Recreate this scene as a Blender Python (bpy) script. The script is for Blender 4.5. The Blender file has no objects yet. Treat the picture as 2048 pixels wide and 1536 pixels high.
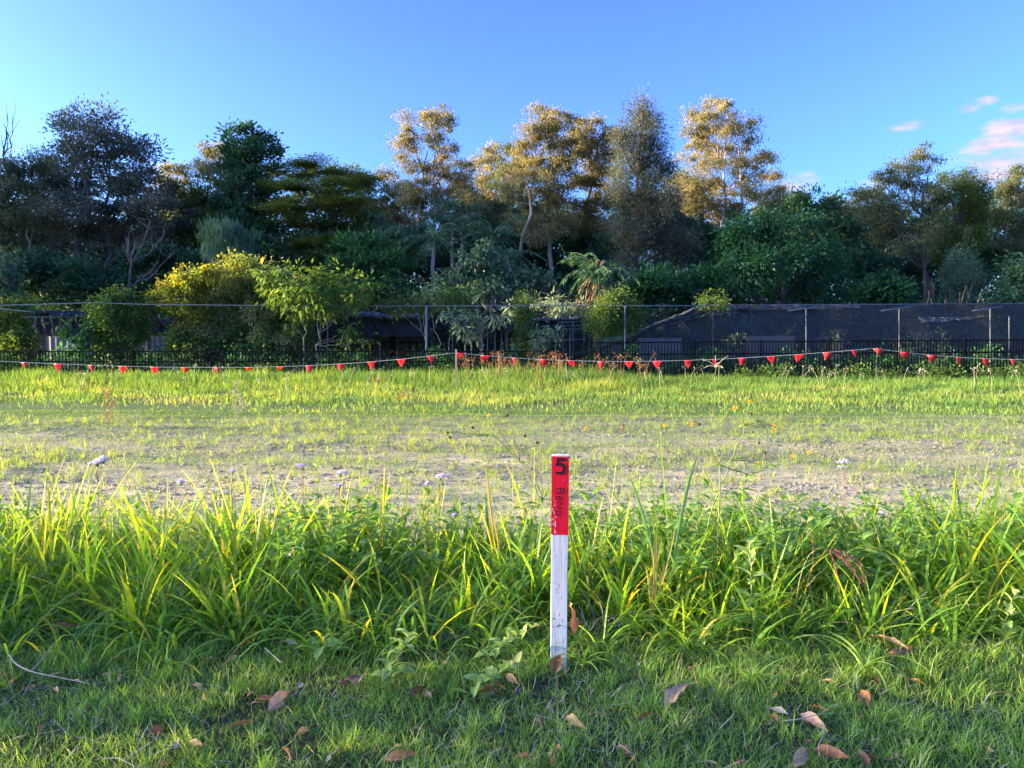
import bpy, math, random
import numpy as np
from mathutils import Vector

# ---------------------------------------------------------------- camera, sky, sun, exposure
scene = bpy.context.scene
F = 1539.0                                  # focal length in pixels of the 2048 px wide photograph
PITCH = math.atan(88 / F)
HC = 1.5
cam = bpy.data.cameras.new('camera'); camo = bpy.data.objects.new('camera', cam)
scene.collection.objects.link(camo); scene.camera = camo
cam.sensor_width = 36; cam.lens = 36 * F / 2048; cam.clip_start = 0.05; cam.clip_end = 3000
camo.location = (0, 0, HC); camo.rotation_euler = (math.pi / 2 - PITCH, 0, 0)

SUN_AZ = math.radians(-91)                  # measured from +Y (the view) towards +X
SUN_EL = math.radians(9.5)
sun = bpy.data.lights.new('sun', 'SUN'); suno = bpy.data.objects.new('sun', sun)
scene.collection.objects.link(suno)
sun.energy = 5.0; sun.angle = math.radians(0.6); sun.color = (1.0, 0.76, 0.43)
sd = Vector((math.sin(SUN_AZ) * math.cos(SUN_EL), math.cos(SUN_AZ) * math.cos(SUN_EL), math.sin(SUN_EL)))
suno.rotation_euler = sd.to_track_quat('Z', 'Y').to_euler()

world = bpy.data.worlds.new('World'); scene.world = world; world.use_nodes = True
def build_world():
    nt = world.node_tree; nt.nodes.clear(); N = nt.nodes.new; L = nt.links.new
    out = N('ShaderNodeOutputWorld'); bg = N('ShaderNodeBackground'); bg.inputs[1].default_value = 0.15
    sky = N('ShaderNodeTexSky'); sky.sky_type = 'NISHITA'; sky.sun_disc = False
    sky.sun_elevation = SUN_EL; sky.sun_rotation = SUN_AZ
    sky.air_density = 1.0; sky.dust_density = 3.0; sky.ozone_density = 5; sky.altitude = 200
    gm = N('ShaderNodeGamma'); gm.inputs[1].default_value = 1.42
    hs = N('ShaderNodeHueSaturation'); hs.inputs['Saturation'].default_value = .97; hs.inputs['Value'].default_value = .9; hs.inputs['Hue'].default_value = .514
    L(sky.outputs[0], gm.inputs[0]); L(gm.outputs[0], hs.inputs['Color'])
    # small fair-weather clouds low in the sky: where the direction of view falls in a few soft blobs, broken by noise
    tc = N('ShaderNodeTexCoord'); sp = N('ShaderNodeSeparateXYZ'); L(tc.outputs['Generated'], sp.inputs[0])
    def M(op, a, b=None, c=None, clamp=False):
        m = N('ShaderNodeMath'); m.operation = op; m.use_clamp = clamp
        for i, v in enumerate((a, b, c)):
            if v is None: continue
            if isinstance(v, (int, float)): m.inputs[i].default_value = v
            else: L(v, m.inputs[i])
        return m.outputs[0]
    az = M('ARCTAN2', sp.outputs[0], sp.outputs[1]); el = M('ARCSINE', sp.outputs[2])
    cb = N('ShaderNodeCombineXYZ'); L(M('MULTIPLY', az, 26.0), cb.inputs[0]); L(M('MULTIPLY', el, 75.0), cb.inputs[1])
    no = N('ShaderNodeTexNoise'); no.inputs['Scale'].default_value = 1.0; no.inputs['Detail'].default_value = 5
    no.inputs['Roughness'].default_value = 0.55; L(cb.outputs[0], no.inputs['Vector'])
    total = None
    for (x, y, rx, ry, k) in CLOUDS:
        rx *= 1.3; ry *= 1.3
        d = ray(x, y); a0 = math.atan2(d.x, d.y); e0 = math.asin(d.z)
        u = M('MULTIPLY', M('SUBTRACT', az, a0), F / rx); v = M('MULTIPLY', M('SUBTRACT', el, e0), F / ry)
        r2 = M('ADD', M('MULTIPLY', u, u), M('MULTIPLY', v, v))
        b = M('MULTIPLY', M('SUBTRACT', 1.0, r2, clamp=True), k)
        total = b if total is None else M('MAXIMUM', total, b)
    m = M('ADD', M('MULTIPLY', total, 1.25), M('MULTIPLY', M('SUBTRACT', no.outputs[0], .62), 1.9), clamp=True)
    m = M('MULTIPLY', M('MULTIPLY', m, m), M('SUBTRACT', 3.0, M('MULTIPLY', m, 2.0)))
    m = M('MULTIPLY', M('MULTIPLY', m, M('MINIMUM', M('MULTIPLY', total, 3.5), 1.0)), .88)
    mx = N('ShaderNodeMix'); mx.data_type = 'RGBA'; L(m, mx.inputs[0]); L(hs.outputs[0], mx.inputs[6])
    cc = N('ShaderNodeMix'); cc.data_type = 'RGBA'; L(M('MULTIPLY', M('SUBTRACT', no.outputs[0], .35), 3.0, clamp=True), cc.inputs[0]); cc.inputs[6].default_value = (1.0, .95, 1.4, 1); cc.inputs[7].default_value = CLOUD_COL; L(cc.outputs[2], mx.inputs[7])
    L(mx.outputs[2], bg.inputs[0]); L(bg.outputs[0], out.inputs[0])
def ray(x, y):
    v = (768 - y) / F; c, s = math.cos(PITCH), math.sin(PITCH)
    return Vector(((x - 1024) / F, c + v * s, -s + v * c)).normalized()
CLOUD_COL = (1.75, 1.4, 1.6, 1)
CLOUDS = [(2035, 254, 55, 18, 1.0), (1985, 290, 50, 16, .9), (2010, 322, 80, 24, .8), (1985, 350, 50, 15, .75), (1930, 320, 50, 14, .5),
          (1820, 252, 42, 11, .6), (1935, 217, 18, 10, .8), (1962, 203, 25, 9, .6), (2035, 215, 25, 12, .5), (1590, 365, 45, 22, .6),
          (1730, 372, 60, 14, .4), (2085, 300, 70, 30, .7), (2200, 340, 140, 40, .8)]
build_world()
scene.view_settings.view_transform = 'Standard'; scene.view_settings.look = 'None'
scene.view_settings.gamma = 1; scene.view_settings.exposure = 2.1
scene.render.engine = 'CYCLES'
scene.cycles.max_bounces = 8; scene.cycles.transparent_max_bounces = 12; scene.cycles.diffuse_bounces = 3
scene.cycles.transmission_bounces = 4; scene.cycles.use_denoising = True

# ---------------------------------------------------------------- helpers
rng = np.random.default_rng(7); random.seed(7)
C = scene.collection
def P(x, y, D):                             # a pixel of the photograph at distance D along the view
    d = ray(x, y); return d * (D / d.y) + Vector((0, 0, HC))
def G(x, y, z=0.0):                         # a pixel of the photograph on the ground
    d = ray(x, y); return d * ((z - HC) / d.z) + Vector((0, 0, HC))
def X(x, D): return (x - 1024) / F * D / math.cos(PITCH)
def U(a, b, n=None): return rng.uniform(a, b, n)

def GZ(y): t = np.clip((np.asarray(y, float) - 16) / 6, 0, 1); return .12 * t * t * (3 - 2 * t)      # low rise towards the fence

def GB(x, y):                               # ruts and lumps of the bare soil, flat under the lawn
    x = np.asarray(x, float); y = np.asarray(y, float); z = np.zeros(np.broadcast(x, y).shape)
    for (fx, fy, a, ph) in [(1.3, 2.1, .010, 0), (2.9, 5.7, .008, 1), (.6, 7.3, .012, 2), (5.1, 11.0, .006, 4), (.25, 3.1, .020, 3), (.12, 6.4, .014, 5)]:
        z += a * np.sin(fx * x + ph + 1.3 * np.sin(fy * .37 * y)) * np.sin(fy * y + ph * 2 + 1.7 * np.sin(fx * .6 * x))
    return z * np.clip((y - 4.6) / 1.0, .12, 1) * np.clip((17 - y) / 2, .35, 1)

class MB:
    def __init__(s): s.v = []; s.f = {}; s.n = 0; s.mv = {}; s.flat = False
    def add(s, v, f, val=0.5):
        v = np.asarray(v, dtype=np.float32).reshape(-1, 3); f = np.asarray(f, dtype=np.int64)
        k = f.shape[1]; s.v.append(v); s.f.setdefault(k, []).append(f + s.n)
        val = np.broadcast_to(np.asarray(val, dtype=np.float32), (len(f),)); s.mv.setdefault(k, []).append(val)
        s.n += len(v); return s
    def box(s, c, size, rz=0, val=0.5, tilt=None):
        x, y, z = [q / 2 for q in size]; s.flat = True
        v = np.array([[a, b, c2] for a in (-x, x) for b in (-y, y) for c2 in (-z, z)])
        if tilt is not None:
            ct, st = math.cos(tilt), math.sin(tilt); v = np.stack([v[:, 0] * ct - v[:, 2] * st, v[:, 1], v[:, 0] * st + v[:, 2] * ct], 1)
        cr, sr = math.cos(rz), math.sin(rz)
        v = np.stack([v[:, 0] * cr - v[:, 1] * sr, v[:, 0] * sr + v[:, 1] * cr, v[:, 2]], 1) + np.array(c)
        return s.add(v, [[0, 1, 3, 2], [4, 6, 7, 5], [0, 4, 5, 1], [2, 3, 7, 6], [0, 2, 6, 4], [1, 5, 7, 3]], val)
    def tube(s, pts, rad, n=6, val=0.5):
        pts = np.asarray(pts, float); m = len(pts)
        rad = np.broadcast_to(np.asarray(rad, float), (m,)) if np.ndim(rad) == 0 or len(np.atleast_1d(rad)) == m else np.linspace(rad[0], rad[1], m)
        t = np.gradient(pts, axis=0); t /= np.linalg.norm(t, axis=1)[:, None] + 1e-9
        ref = np.array([0, 0, 1.0]) if abs(t[:, 2]).mean() < 0.8 else np.array([0, 1.0, 0])
        a = np.cross(t, ref); a /= np.linalg.norm(a, axis=1)[:, None] + 1e-9; b = np.cross(t, a)
        th = np.linspace(0, 2 * math.pi, n, endpoint=False)
        v = pts[:, None] + rad[:, None, None] * (np.cos(th)[None, :, None] * a[:, None] + np.sin(th)[None, :, None] * b[:, None])
        i = np.arange(m - 1)[:, None] * n; j = np.arange(n)[None]
        f = np.stack([i + j, i + (j + 1) % n, i + n + (j + 1) % n, i + n + j], -1).reshape(-1, 4)
        s.add(v.reshape(-1, 3), f, val)
        s.f.setdefault(n, []).append(np.array([np.arange(n) + s.n - n])); s.mv.setdefault(n, []).append(np.array([val], dtype=np.float32))
        return s
    def build(s, name, mat, parent=None, smooth=False, loc=None):
        me = bpy.data.meshes.new(name)
        v = np.concatenate(s.v); 
        if loc is not None: v = v - np.array(loc, dtype=np.float32)
        ks = sorted(s.f); fs = [np.concatenate(s.f[k]) for k in ks]; vals = np.concatenate([np.concatenate(s.mv[k]) for k in ks])
        idx = np.concatenate([f.ravel() for f in fs]); tot = np.concatenate([np.full(len(f), k) for f, k in zip(fs, ks)])
        start = np.concatenate([[0], np.cumsum(tot)[:-1]])
        me.vertices.add(len(v)); me.vertices.foreach_set('co', v.astype(np.float32).ravel())
        me.loops.add(len(idx)); me.loops.foreach_set('vertex_index', idx.astype(np.int32))
        me.polygons.add(len(tot)); me.polygons.foreach_set('loop_start', start.astype(np.int32)); me.polygons.foreach_set('loop_total', tot.astype(np.int32))
        me.polygons.foreach_set('use_smooth', np.full(len(tot), not s.flat, dtype=bool))
        me.update(calc_edges=True)
        at = me.attributes.new('v', 'FLOAT', 'FACE'); at.data.foreach_set('value', vals.astype(np.float32))
        me.materials.append(mat); me.validate()
        o = bpy.data.objects.new(name, me); C.objects.link(o)
        if parent is not None: o.parent = parent
        if loc is not None and parent is None: o.location = loc
        return o

def thing(name, label, cat, loc=(0, 0, 0), group=None, rz=0):
    o = bpy.data.objects.new(name, None); C.objects.link(o); o.location = loc; o.rotation_euler = (0, 0, rz); o.empty_display_size = .1
    o['label'] = label; o['category'] = cat
    if group: o['group'] = group
    return o
def tag(o, label=None, cat=None, group=None, kind=None):
    if label: o['label'] = label
    if cat: o['category'] = cat
    if group: o['group'] = group
    if kind: o['kind'] = kind
    return o
def clone(root, loc, label, rz=0, scale=1):
    r = root.copy(); C.objects.link(r); r.location = loc; r.rotation_euler = (0, 0, rz); r.scale = (scale,) * 3; r['label'] = label
    for ch in list(root.children):
        c = ch.copy(); C.objects.link(c); c.parent = r
    return r

# ---------------------------------------------------------------- materials
def newmat(name):
    m = bpy.data.materials.new(name); m.use_nodes = True; nt = m.node_tree; nt.nodes.clear(); return m, nt, nt.nodes.new, nt.links.new
def ramp_node(N, cols, inter='LINEAR'):
    r = N('ShaderNodeValToRGB'); e = r.color_ramp.elements; r.color_ramp.interpolation = inter
    while len(e) < len(cols): e.new(0.5)
    for i, (p, c) in enumerate(cols): e[i].position = p; e[i].color = (*c, 1)
    return r
def leafmat(name, cols, trans=0.45, tint=(1.25, 1.25, .5), rough=0.65, spec=0.1):
    m, nt, N, L = newmat(name)
    at = N('ShaderNodeAttribute'); at.attribute_name = 'v'
    r = ramp_node(N, cols); L(at.outputs['Fac'], r.inputs[0])
    b = N('ShaderNodeBsdfPrincipled'); b.inputs['Roughness'].default_value = rough; b.inputs['Specular IOR Level'].default_value = spec
    L(r.outputs[0], b.inputs['Base Color'])
    t = N('ShaderNodeBsdfTranslucent'); mu = N('ShaderNodeMix'); mu.data_type = 'RGBA'; mu.blend_type = 'MULTIPLY'; mu.inputs[0].default_value = 1
    L(r.outputs[0], mu.inputs[6]); mu.inputs[7].default_value = (*[q * 1.3 for q in tint], 1); L(mu.outputs[2], t.inputs[0])
    mx = N('ShaderNodeMixShader'); mx.inputs[0].default_value = trans; L(b.outputs[0], mx.inputs[1]); L(t.outputs[0], mx.inputs[2])
    o = N('ShaderNodeOutputMaterial'); L(mx.outputs[0], o.inputs[0]); return m
def surf(name, cols, scale=8, rough=0.8, bump=0.3, stretch=(1, 1, 1), detail=6, metallic=0, bumpd=0.01, spec=.3):
    m, nt, N, L = newmat(name)
    tc = N('ShaderNodeTexCoord'); mp = N('ShaderNodeMapping'); mp.inputs['Scale'].default_value = stretch; L(tc.outputs['Object'], mp.inputs[0])
    no = N('ShaderNodeTexNoise'); no.inputs['Scale'].default_value = scale; no.inputs['Detail'].default_value = detail; no.inputs['Roughness'].default_value = .6
    L(mp.outputs[0], no.inputs['Vector'])
    r = ramp_node(N, cols); L(no.outputs[0], r.inputs[0])
    b = N('ShaderNodeBsdfPrincipled'); b.inputs['Roughness'].default_value = rough; b.inputs['Metallic'].default_value = metallic
    b.inputs['Specular IOR Level'].default_value = spec
    L(r.outputs[0], b.inputs['Base Color'])
    bp = N('ShaderNodeBump'); bp.inputs['Strength'].default_value = bump; bp.inputs['Distance'].default_value = bumpd; L(no.outputs[0], bp.inputs['Height']); L(bp.outputs[0], b.inputs['Normal'])
    o = N('ShaderNodeOutputMaterial'); L(b.outputs[0], o.inputs[0]); return m
def plain(name, col, rough=.6, metallic=0, spec=.3): return surf(name, [(.3, tuple(c * .85 for c in col)), (.7, col)], 30, rough, .1, metallic=metallic, bumpd=.002, spec=spec)

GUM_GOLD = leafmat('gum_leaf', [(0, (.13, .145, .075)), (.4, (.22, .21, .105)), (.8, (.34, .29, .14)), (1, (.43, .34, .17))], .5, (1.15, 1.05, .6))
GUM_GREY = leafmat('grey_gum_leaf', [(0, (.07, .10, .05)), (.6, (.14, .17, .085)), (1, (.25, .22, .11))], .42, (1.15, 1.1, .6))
SHEOAK = leafmat('sheoak_foliage', [(0, (.065, .09, .07)), (.6, (.125, .145, .105)), (1, (.22, .19, .12))], .38, (1.1, 1.0, .65))
DARK = leafmat('dark_leaf', [(0, (.035, .085, .05)), (.6, (.075, .155, .075)), (1, (.15, .23, .09))], .3, (1, 1.2, .5), .55, .12)
DEEP = leafmat('deep_green_leaf', [(0, (.028, .09, .04)), (.6, (.06, .155, .055)), (1, (.12, .21, .07))], .35, (1, 1.2, .5), .55, .12)
BLUEG = leafmat('blue_green_leaf', [(0, (.05, .105, .065)), (.6, (.115, .19, .11)), (1, (.18, .25, .15))], .3, (1, 1.1, .7))
OLIVE = leafmat('olive_leaf', [(0, (.06, .10, .035)), (.6, (.13, .18, .05)), (1, (.24, .25, .08))], .45, (1.3, 1.2, .5))
PALMM = leafmat('palm_leaf', [(0, (.045, .105, .055)), (.6, (.085, .165, .085)), (1, (.13, .22, .10))], .3, (1, 1.1, .6), .5, .15)
WEEP = leafmat('weeping_leaf', [(0, (.07, .13, .07)), (1, (.16, .26, .16))], .35, (1, 1.1, .7))
VINE = leafmat('vine_leaf', [(0, (.05, .10, .03)), (.5, (.10, .18, .05)), (.9, (.20, .27, .07)), (1, (.25, .19, .08))], .4, (1.3, 1.2, .4))
MOUND = leafmat('tangled_vine_leaf', [(0, (.10, .16, .055)), (.45, (.19, .27, .085)), (.75, (.28, .29, .13)), (1, (.40, .32, .19))], .3, (1.1, 1.1, .6))
SUNVINE = leafmat('golden_vine_leaf', [(0, (.09, .15, .035)), (.5, (.20, .26, .055)), (.9, (.38, .37, .07)), (1, (.42, .27, .08))], .45, (1.3, 1.1, .35))  # sunlit side of the vine mound: the sun's gold is put into the leaf colour
LITE = leafmat('light_broad_leaf', [(0, (.07, .13, .03)), (.8, (.15, .24, .05)), (.9, (.25, .28, .06)), (1, (.5, .32, .04))], .4, (1.2, 1.2, .5))
TOBAC = leafmat('pale_drooping_leaf', [(0, (.09, .14, .08)), (1, (.22, .30, .17))], .3, (1.1, 1.1, .6))
PALE = leafmat('silvery_leaf', [(0, (.16, .22, .14)), (1, (.34, .40, .27))], .3, (1.1, 1.1, .6))
TALLG = leafmat('tall_grass_blade', [(0, (.085, .22, .05)), (.4, (.18, .37, .06)), (.7, (.30, .46, .07)), (.9, (.48, .48, .07)), (1, (.54, .42, .15))], .58, (1.6, 1.3, .2), .45, .3)
LAWNG = leafmat('lawn_blade', [(0, (.10, .23, .05)), (.55, (.21, .37, .07)), (.88, (.37, .51, .09)), (1, (.62, .54, .30))], .4, (1.25, 1.2, .35))
MEADG = leafmat('meadow_blade', [(0, (.09, .20, .055)), (.4, (.18, .31, .07)), (.75, (.33, .39, .09)), (1, (.52, .44, .20))], .45, (1.3, 1.1, .4))
STRAW = leafmat('dry_straw', [(0, (.16, .13, .09)), (.5, (.38, .34, .26)), (1, (.62, .58, .48))], .2, (1, 1, .8))
RUST = leafmat('rusty_seed_head', [(0, (.22, .11, .06)), (1, (.42, .26, .13))], .35, (1.2, .9, .6))
WEED = leafmat('weed_leaf', [(0, (.10, .23, .05)), (.6, (.23, .40, .08)), (1, (.42, .54, .13))], .5, (1.3, 1.2, .4), .5, .3)
YOUNG = leafmat('pale_young_leaf', [(0, (.20, .36, .10)), (.7, (.38, .52, .16)), (1, (.60, .56, .2))], .4, (1.2, 1.1, .5))
STEMM = leafmat('green_stem', [(0, (.13, .20, .06)), (1, (.34, .36, .14))], .15, (1, 1, .5))
RSTEM = leafmat('reddish_stem', [(0, (.24, .12, .08)), (1, (.42, .26, .18))], .15, (1, 1, .7))
LILAC = leafmat('lilac_floret', [(0, (.38, .32, .60)), (1, (.78, .72, .92))], .3, (1, 1, 1))
YELLOW = leafmat('yellow_floret', [(0, (.60, .28, .01)), (1, (.85, .50, .02))], .2, (1, 1, .6))
DRYFL = leafmat('dry_bud', [(0, (.05, .03, .02)), (1, (.16, .10, .05))], .1, (1, 1, 1))
BARK = surf('grey_bark', [(.3, (.10, .08, .07)), (.7, (.24, .20, .17))], 6, .9, .6, (1, 1, .25), bumpd=.03)
GBARK = surf('gum_bark', [(.3, (.28, .20, .15)), (.6, (.46, .36, .28)), (.75, (.55, .47, .40))], 3, .8, .4, (1, 1, .3), bumpd=.02)
DBARK = surf('dark_bark', [(.3, (.05, .04, .035)), (.7, (.12, .095, .08))], 6, .9, .6, (1, 1, .25), bumpd=.03)
PBARK = surf('pale_bark', [(.3, (.20, .19, .15)), (.7, (.36, .34, .28))], 5, .8, .4, (1, 1, .3), bumpd=.01)
THATCH = surf('dead_frond_thatch', [(.3, (.14, .08, .05)), (.7, (.30, .19, .12))], 10, .9, .6, (1, 1, .2), bumpd=.03)
BLACKM = plain('black_powder_coat', (.008, .008, .009), .7, 0, .08)
GALV = surf('galvanised_steel', [(.3, (.15, .16, .16)), (.7, (.26, .27, .27))], 6, .5, .1, metallic=.3)
WOOD = surf('raw_wood', [(.3, (.42, .30, .15)), (.7, (.62, .47, .26))], 4, .8, .2, (8, 8, .6))
def leafdead(name, c1, c2):
    m, nt, N, L = newmat(name)
    tc = N('ShaderNodeTexCoord'); no = N('ShaderNodeTexNoise'); no.inputs['Scale'].default_value = 60; no.inputs['Detail'].default_value = 5; L(tc.outputs['Object'], no.inputs['Vector'])
    r = ramp_node(N, [(.3, c1), (.62, c2), (.75, tuple(q * .6 for q in c1))]); L(no.outputs[0], r.inputs[0])
    b = N('ShaderNodeBsdfPrincipled'); b.inputs['Roughness'].default_value = .55; L(r.outputs[0], b.inputs['Base Color'])
    bp = N('ShaderNodeBump'); bp.inputs['Strength'].default_value = .5; bp.inputs['Distance'].default_value = .002; L(no.outputs[0], bp.inputs['Height']); L(bp.outputs[0], b.inputs['Normal'])
    t = N('ShaderNodeBsdfTranslucent'); L(r.outputs[0], t.inputs[0])
    mx = N('ShaderNodeMixShader'); mx.inputs[0].default_value = .2; L(b.outputs[0], mx.inputs[1]); L(t.outputs[0], mx.inputs[2])
    o = N('ShaderNodeOutputMaterial'); L(mx.outputs[0], o.inputs[0]); return m
DEAD = {'russet': leafdead('russet_dead_leaf', (.20, .075, .022), (.38, .155, .05)), 'tan': leafdead('tan_dead_leaf', (.34, .19, .07), (.58, .36, .16)),
        'pink': leafdead('pinkish_dead_leaf', (.38, .20, .11), (.60, .36, .21)), 'grey': leafdead('grey_dead_leaf', (.34, .25, .16), (.58, .45, .31)),
        'orange': leafdead('orange_dead_leaf', (.42, .16, .04), (.58, .27, .09)), 'dark': leafdead('dark_dead_leaf', (.10, .045, .025), (.24, .12, .07)),
        'yellow': leafdead('yellowed_leaf', (.55, .48, .08), (.72, .66, .16))}

# ---------------------------------------------------------------- shape builders
def blades(mb, base, H, W, az, lean, droop, seg=4, val=None, twist=0.5, tipw=0.06, power=1.6):
    base = np.asarray(base, float); n = len(base); H, W, az, lean, droop = [np.broadcast_to(np.asarray(q, float), (n,)) for q in (H, W, az, lean, droop)]
    t = np.linspace(0, 1, seg + 1); tm = (t[1:] + t[:-1]) / 2
    th = lean[:, None] + droop[:, None] * tm[None] ** power
    ds = H[:, None] / seg
    r = np.concatenate([np.zeros((n, 1)), np.cumsum(np.sin(th) * ds, 1)], 1); z = np.concatenate([np.zeros((n, 1)), np.cumsum(np.cos(th) * ds, 1)], 1)
    z = np.maximum(z, 0.004)
    ca, sa = np.cos(az)[:, None], np.sin(az)[:, None]
    c = np.stack([base[:, :1] + r * ca, base[:, 1:2] + r * sa, base[:, 2:3] + z], -1)
    tw = (az + math.pi / 2 + rng.normal(0, twist, n))[:, None] + rng.normal(0, .25, n)[:, None] * t[None]
    prof = np.minimum(1, (0.55 + 1.6 * t)) * (1 - t ** 2.2) + tipw
    side = np.stack([np.cos(tw), np.sin(tw), np.zeros_like(tw)], -1) * (W[:, None] * prof[None] / 2)[..., None]
    v = np.stack([c - side, c + side], 2).reshape(n, -1, 3)         # per blade (seg+1)*2
    k = np.arange(seg) * 2; f = np.stack([k, k + 1, k + 3, k + 2], -1)
    f = (np.arange(n)[:, None, None] * (seg + 1) * 2 + f[None]).reshape(-1, 4)
    if val is None: val = rng.random(n)
    mb.add(v.reshape(-1, 3), f, np.repeat(val, seg)); return mb
def leafquads(mb, pos, d, L, W, val=None, up=0.4):
    n = len(pos); d = d / (np.linalg.norm(d, axis=1)[:, None] + 1e-9)
    nr = rng.normal(0, 1, (n, 3)); nr[:, 2] += up * 2; s = np.cross(d, nr); s /= np.linalg.norm(s, axis=1)[:, None] + 1e-9
    L = np.broadcast_to(L, (n,))[:, None]; W = np.broadcast_to(W, (n,))[:, None]
    m = pos + d * L * .45
    v = np.stack([pos, m + s * W / 2, pos + d * L, m - s * W / 2], 1).reshape(-1, 3)
    f = np.arange(n * 4).reshape(n, 4)
    mb.add(v, f, rng.random(n) if val is None else val); return mb
def bigleaf(mb, base, az, elev, L, W, droop=1.0, fold=.35, val=.5, seg=6, curl=0.0, roll=0.0, wav=0.0, shape='ovate'):
    t = np.linspace(0, 1, seg + 1); tm = (t[1:] + t[:-1]) / 2
    th = elev - droop * tm; r = np.concatenate([[0], np.cumsum(np.cos(th)) * L / seg]); z = np.concatenate([[0], np.cumsum(np.sin(th)) * L / seg])
    d = np.array([math.cos(az), math.sin(az), 0]); s0 = np.array([-math.sin(az), math.cos(az), 0])
    c = np.asarray(base)[None] + r[:, None] * d + z[:, None] * np.array([0, 0, 1.])
    tha = np.concatenate([[th[0]], th]); nrm = -np.sin(tha)[:, None] * d + np.cos(tha)[:, None] * np.array([0, 0, 1.])
    prof = {'ovate': np.sin(np.pi * np.clip(t * .97 + .02, 0, 1) ** .8), 'lance': np.sin(np.pi * np.clip(t * .96 + .03, 0, 1)) ** .8, 'strap': np.minimum(1, .5 + 3 * t) * (1 - t ** 3)}[shape] + .03
    ro = roll + curl * t
    side = np.cos(ro)[:, None] * s0 + np.sin(ro)[:, None] * nrm; n2 = -np.sin(ro)[:, None] * s0 + np.cos(ro)[:, None] * nrm
    h = (W * prof / 2)[:, None]; wv = (rng.normal(0, wav, seg + 1) * W)[:, None]; wv2 = (rng.normal(0, wav, seg + 1) * W)[:, None]
    q = h * math.cos(fold); u = h * math.sin(fold)
    v = np.stack([c - side * q + n2 * (u + wv), c - side * q * .5 + n2 * (u * .4 + wv * .3), c, c + side * q * .5 + n2 * (u * .4 + wv2 * .3), c + side * q + n2 * (u + wv2)], 1).reshape(-1, 3)
    i = (np.arange(seg) * 5)[:, None] + np.arange(4)[None]
    f = np.stack([i, i + 1, i + 6, i + 5], -1).reshape(-1, 4)
    mb.add(v, f, val); return mb
def bez(a, b, c, n=8):
    t = np.linspace(0, 1, n)[:, None]; a, b, c = [np.asarray(q, float) for q in (a, b, c)]
    return (1 - t) ** 2 * a + 2 * t * (1 - t) * b + t * t * c
def wob(p, s):
    p = p.copy(); p[1:-1] += rng.normal(0, s, (len(p) - 2, 3)); return p

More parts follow.
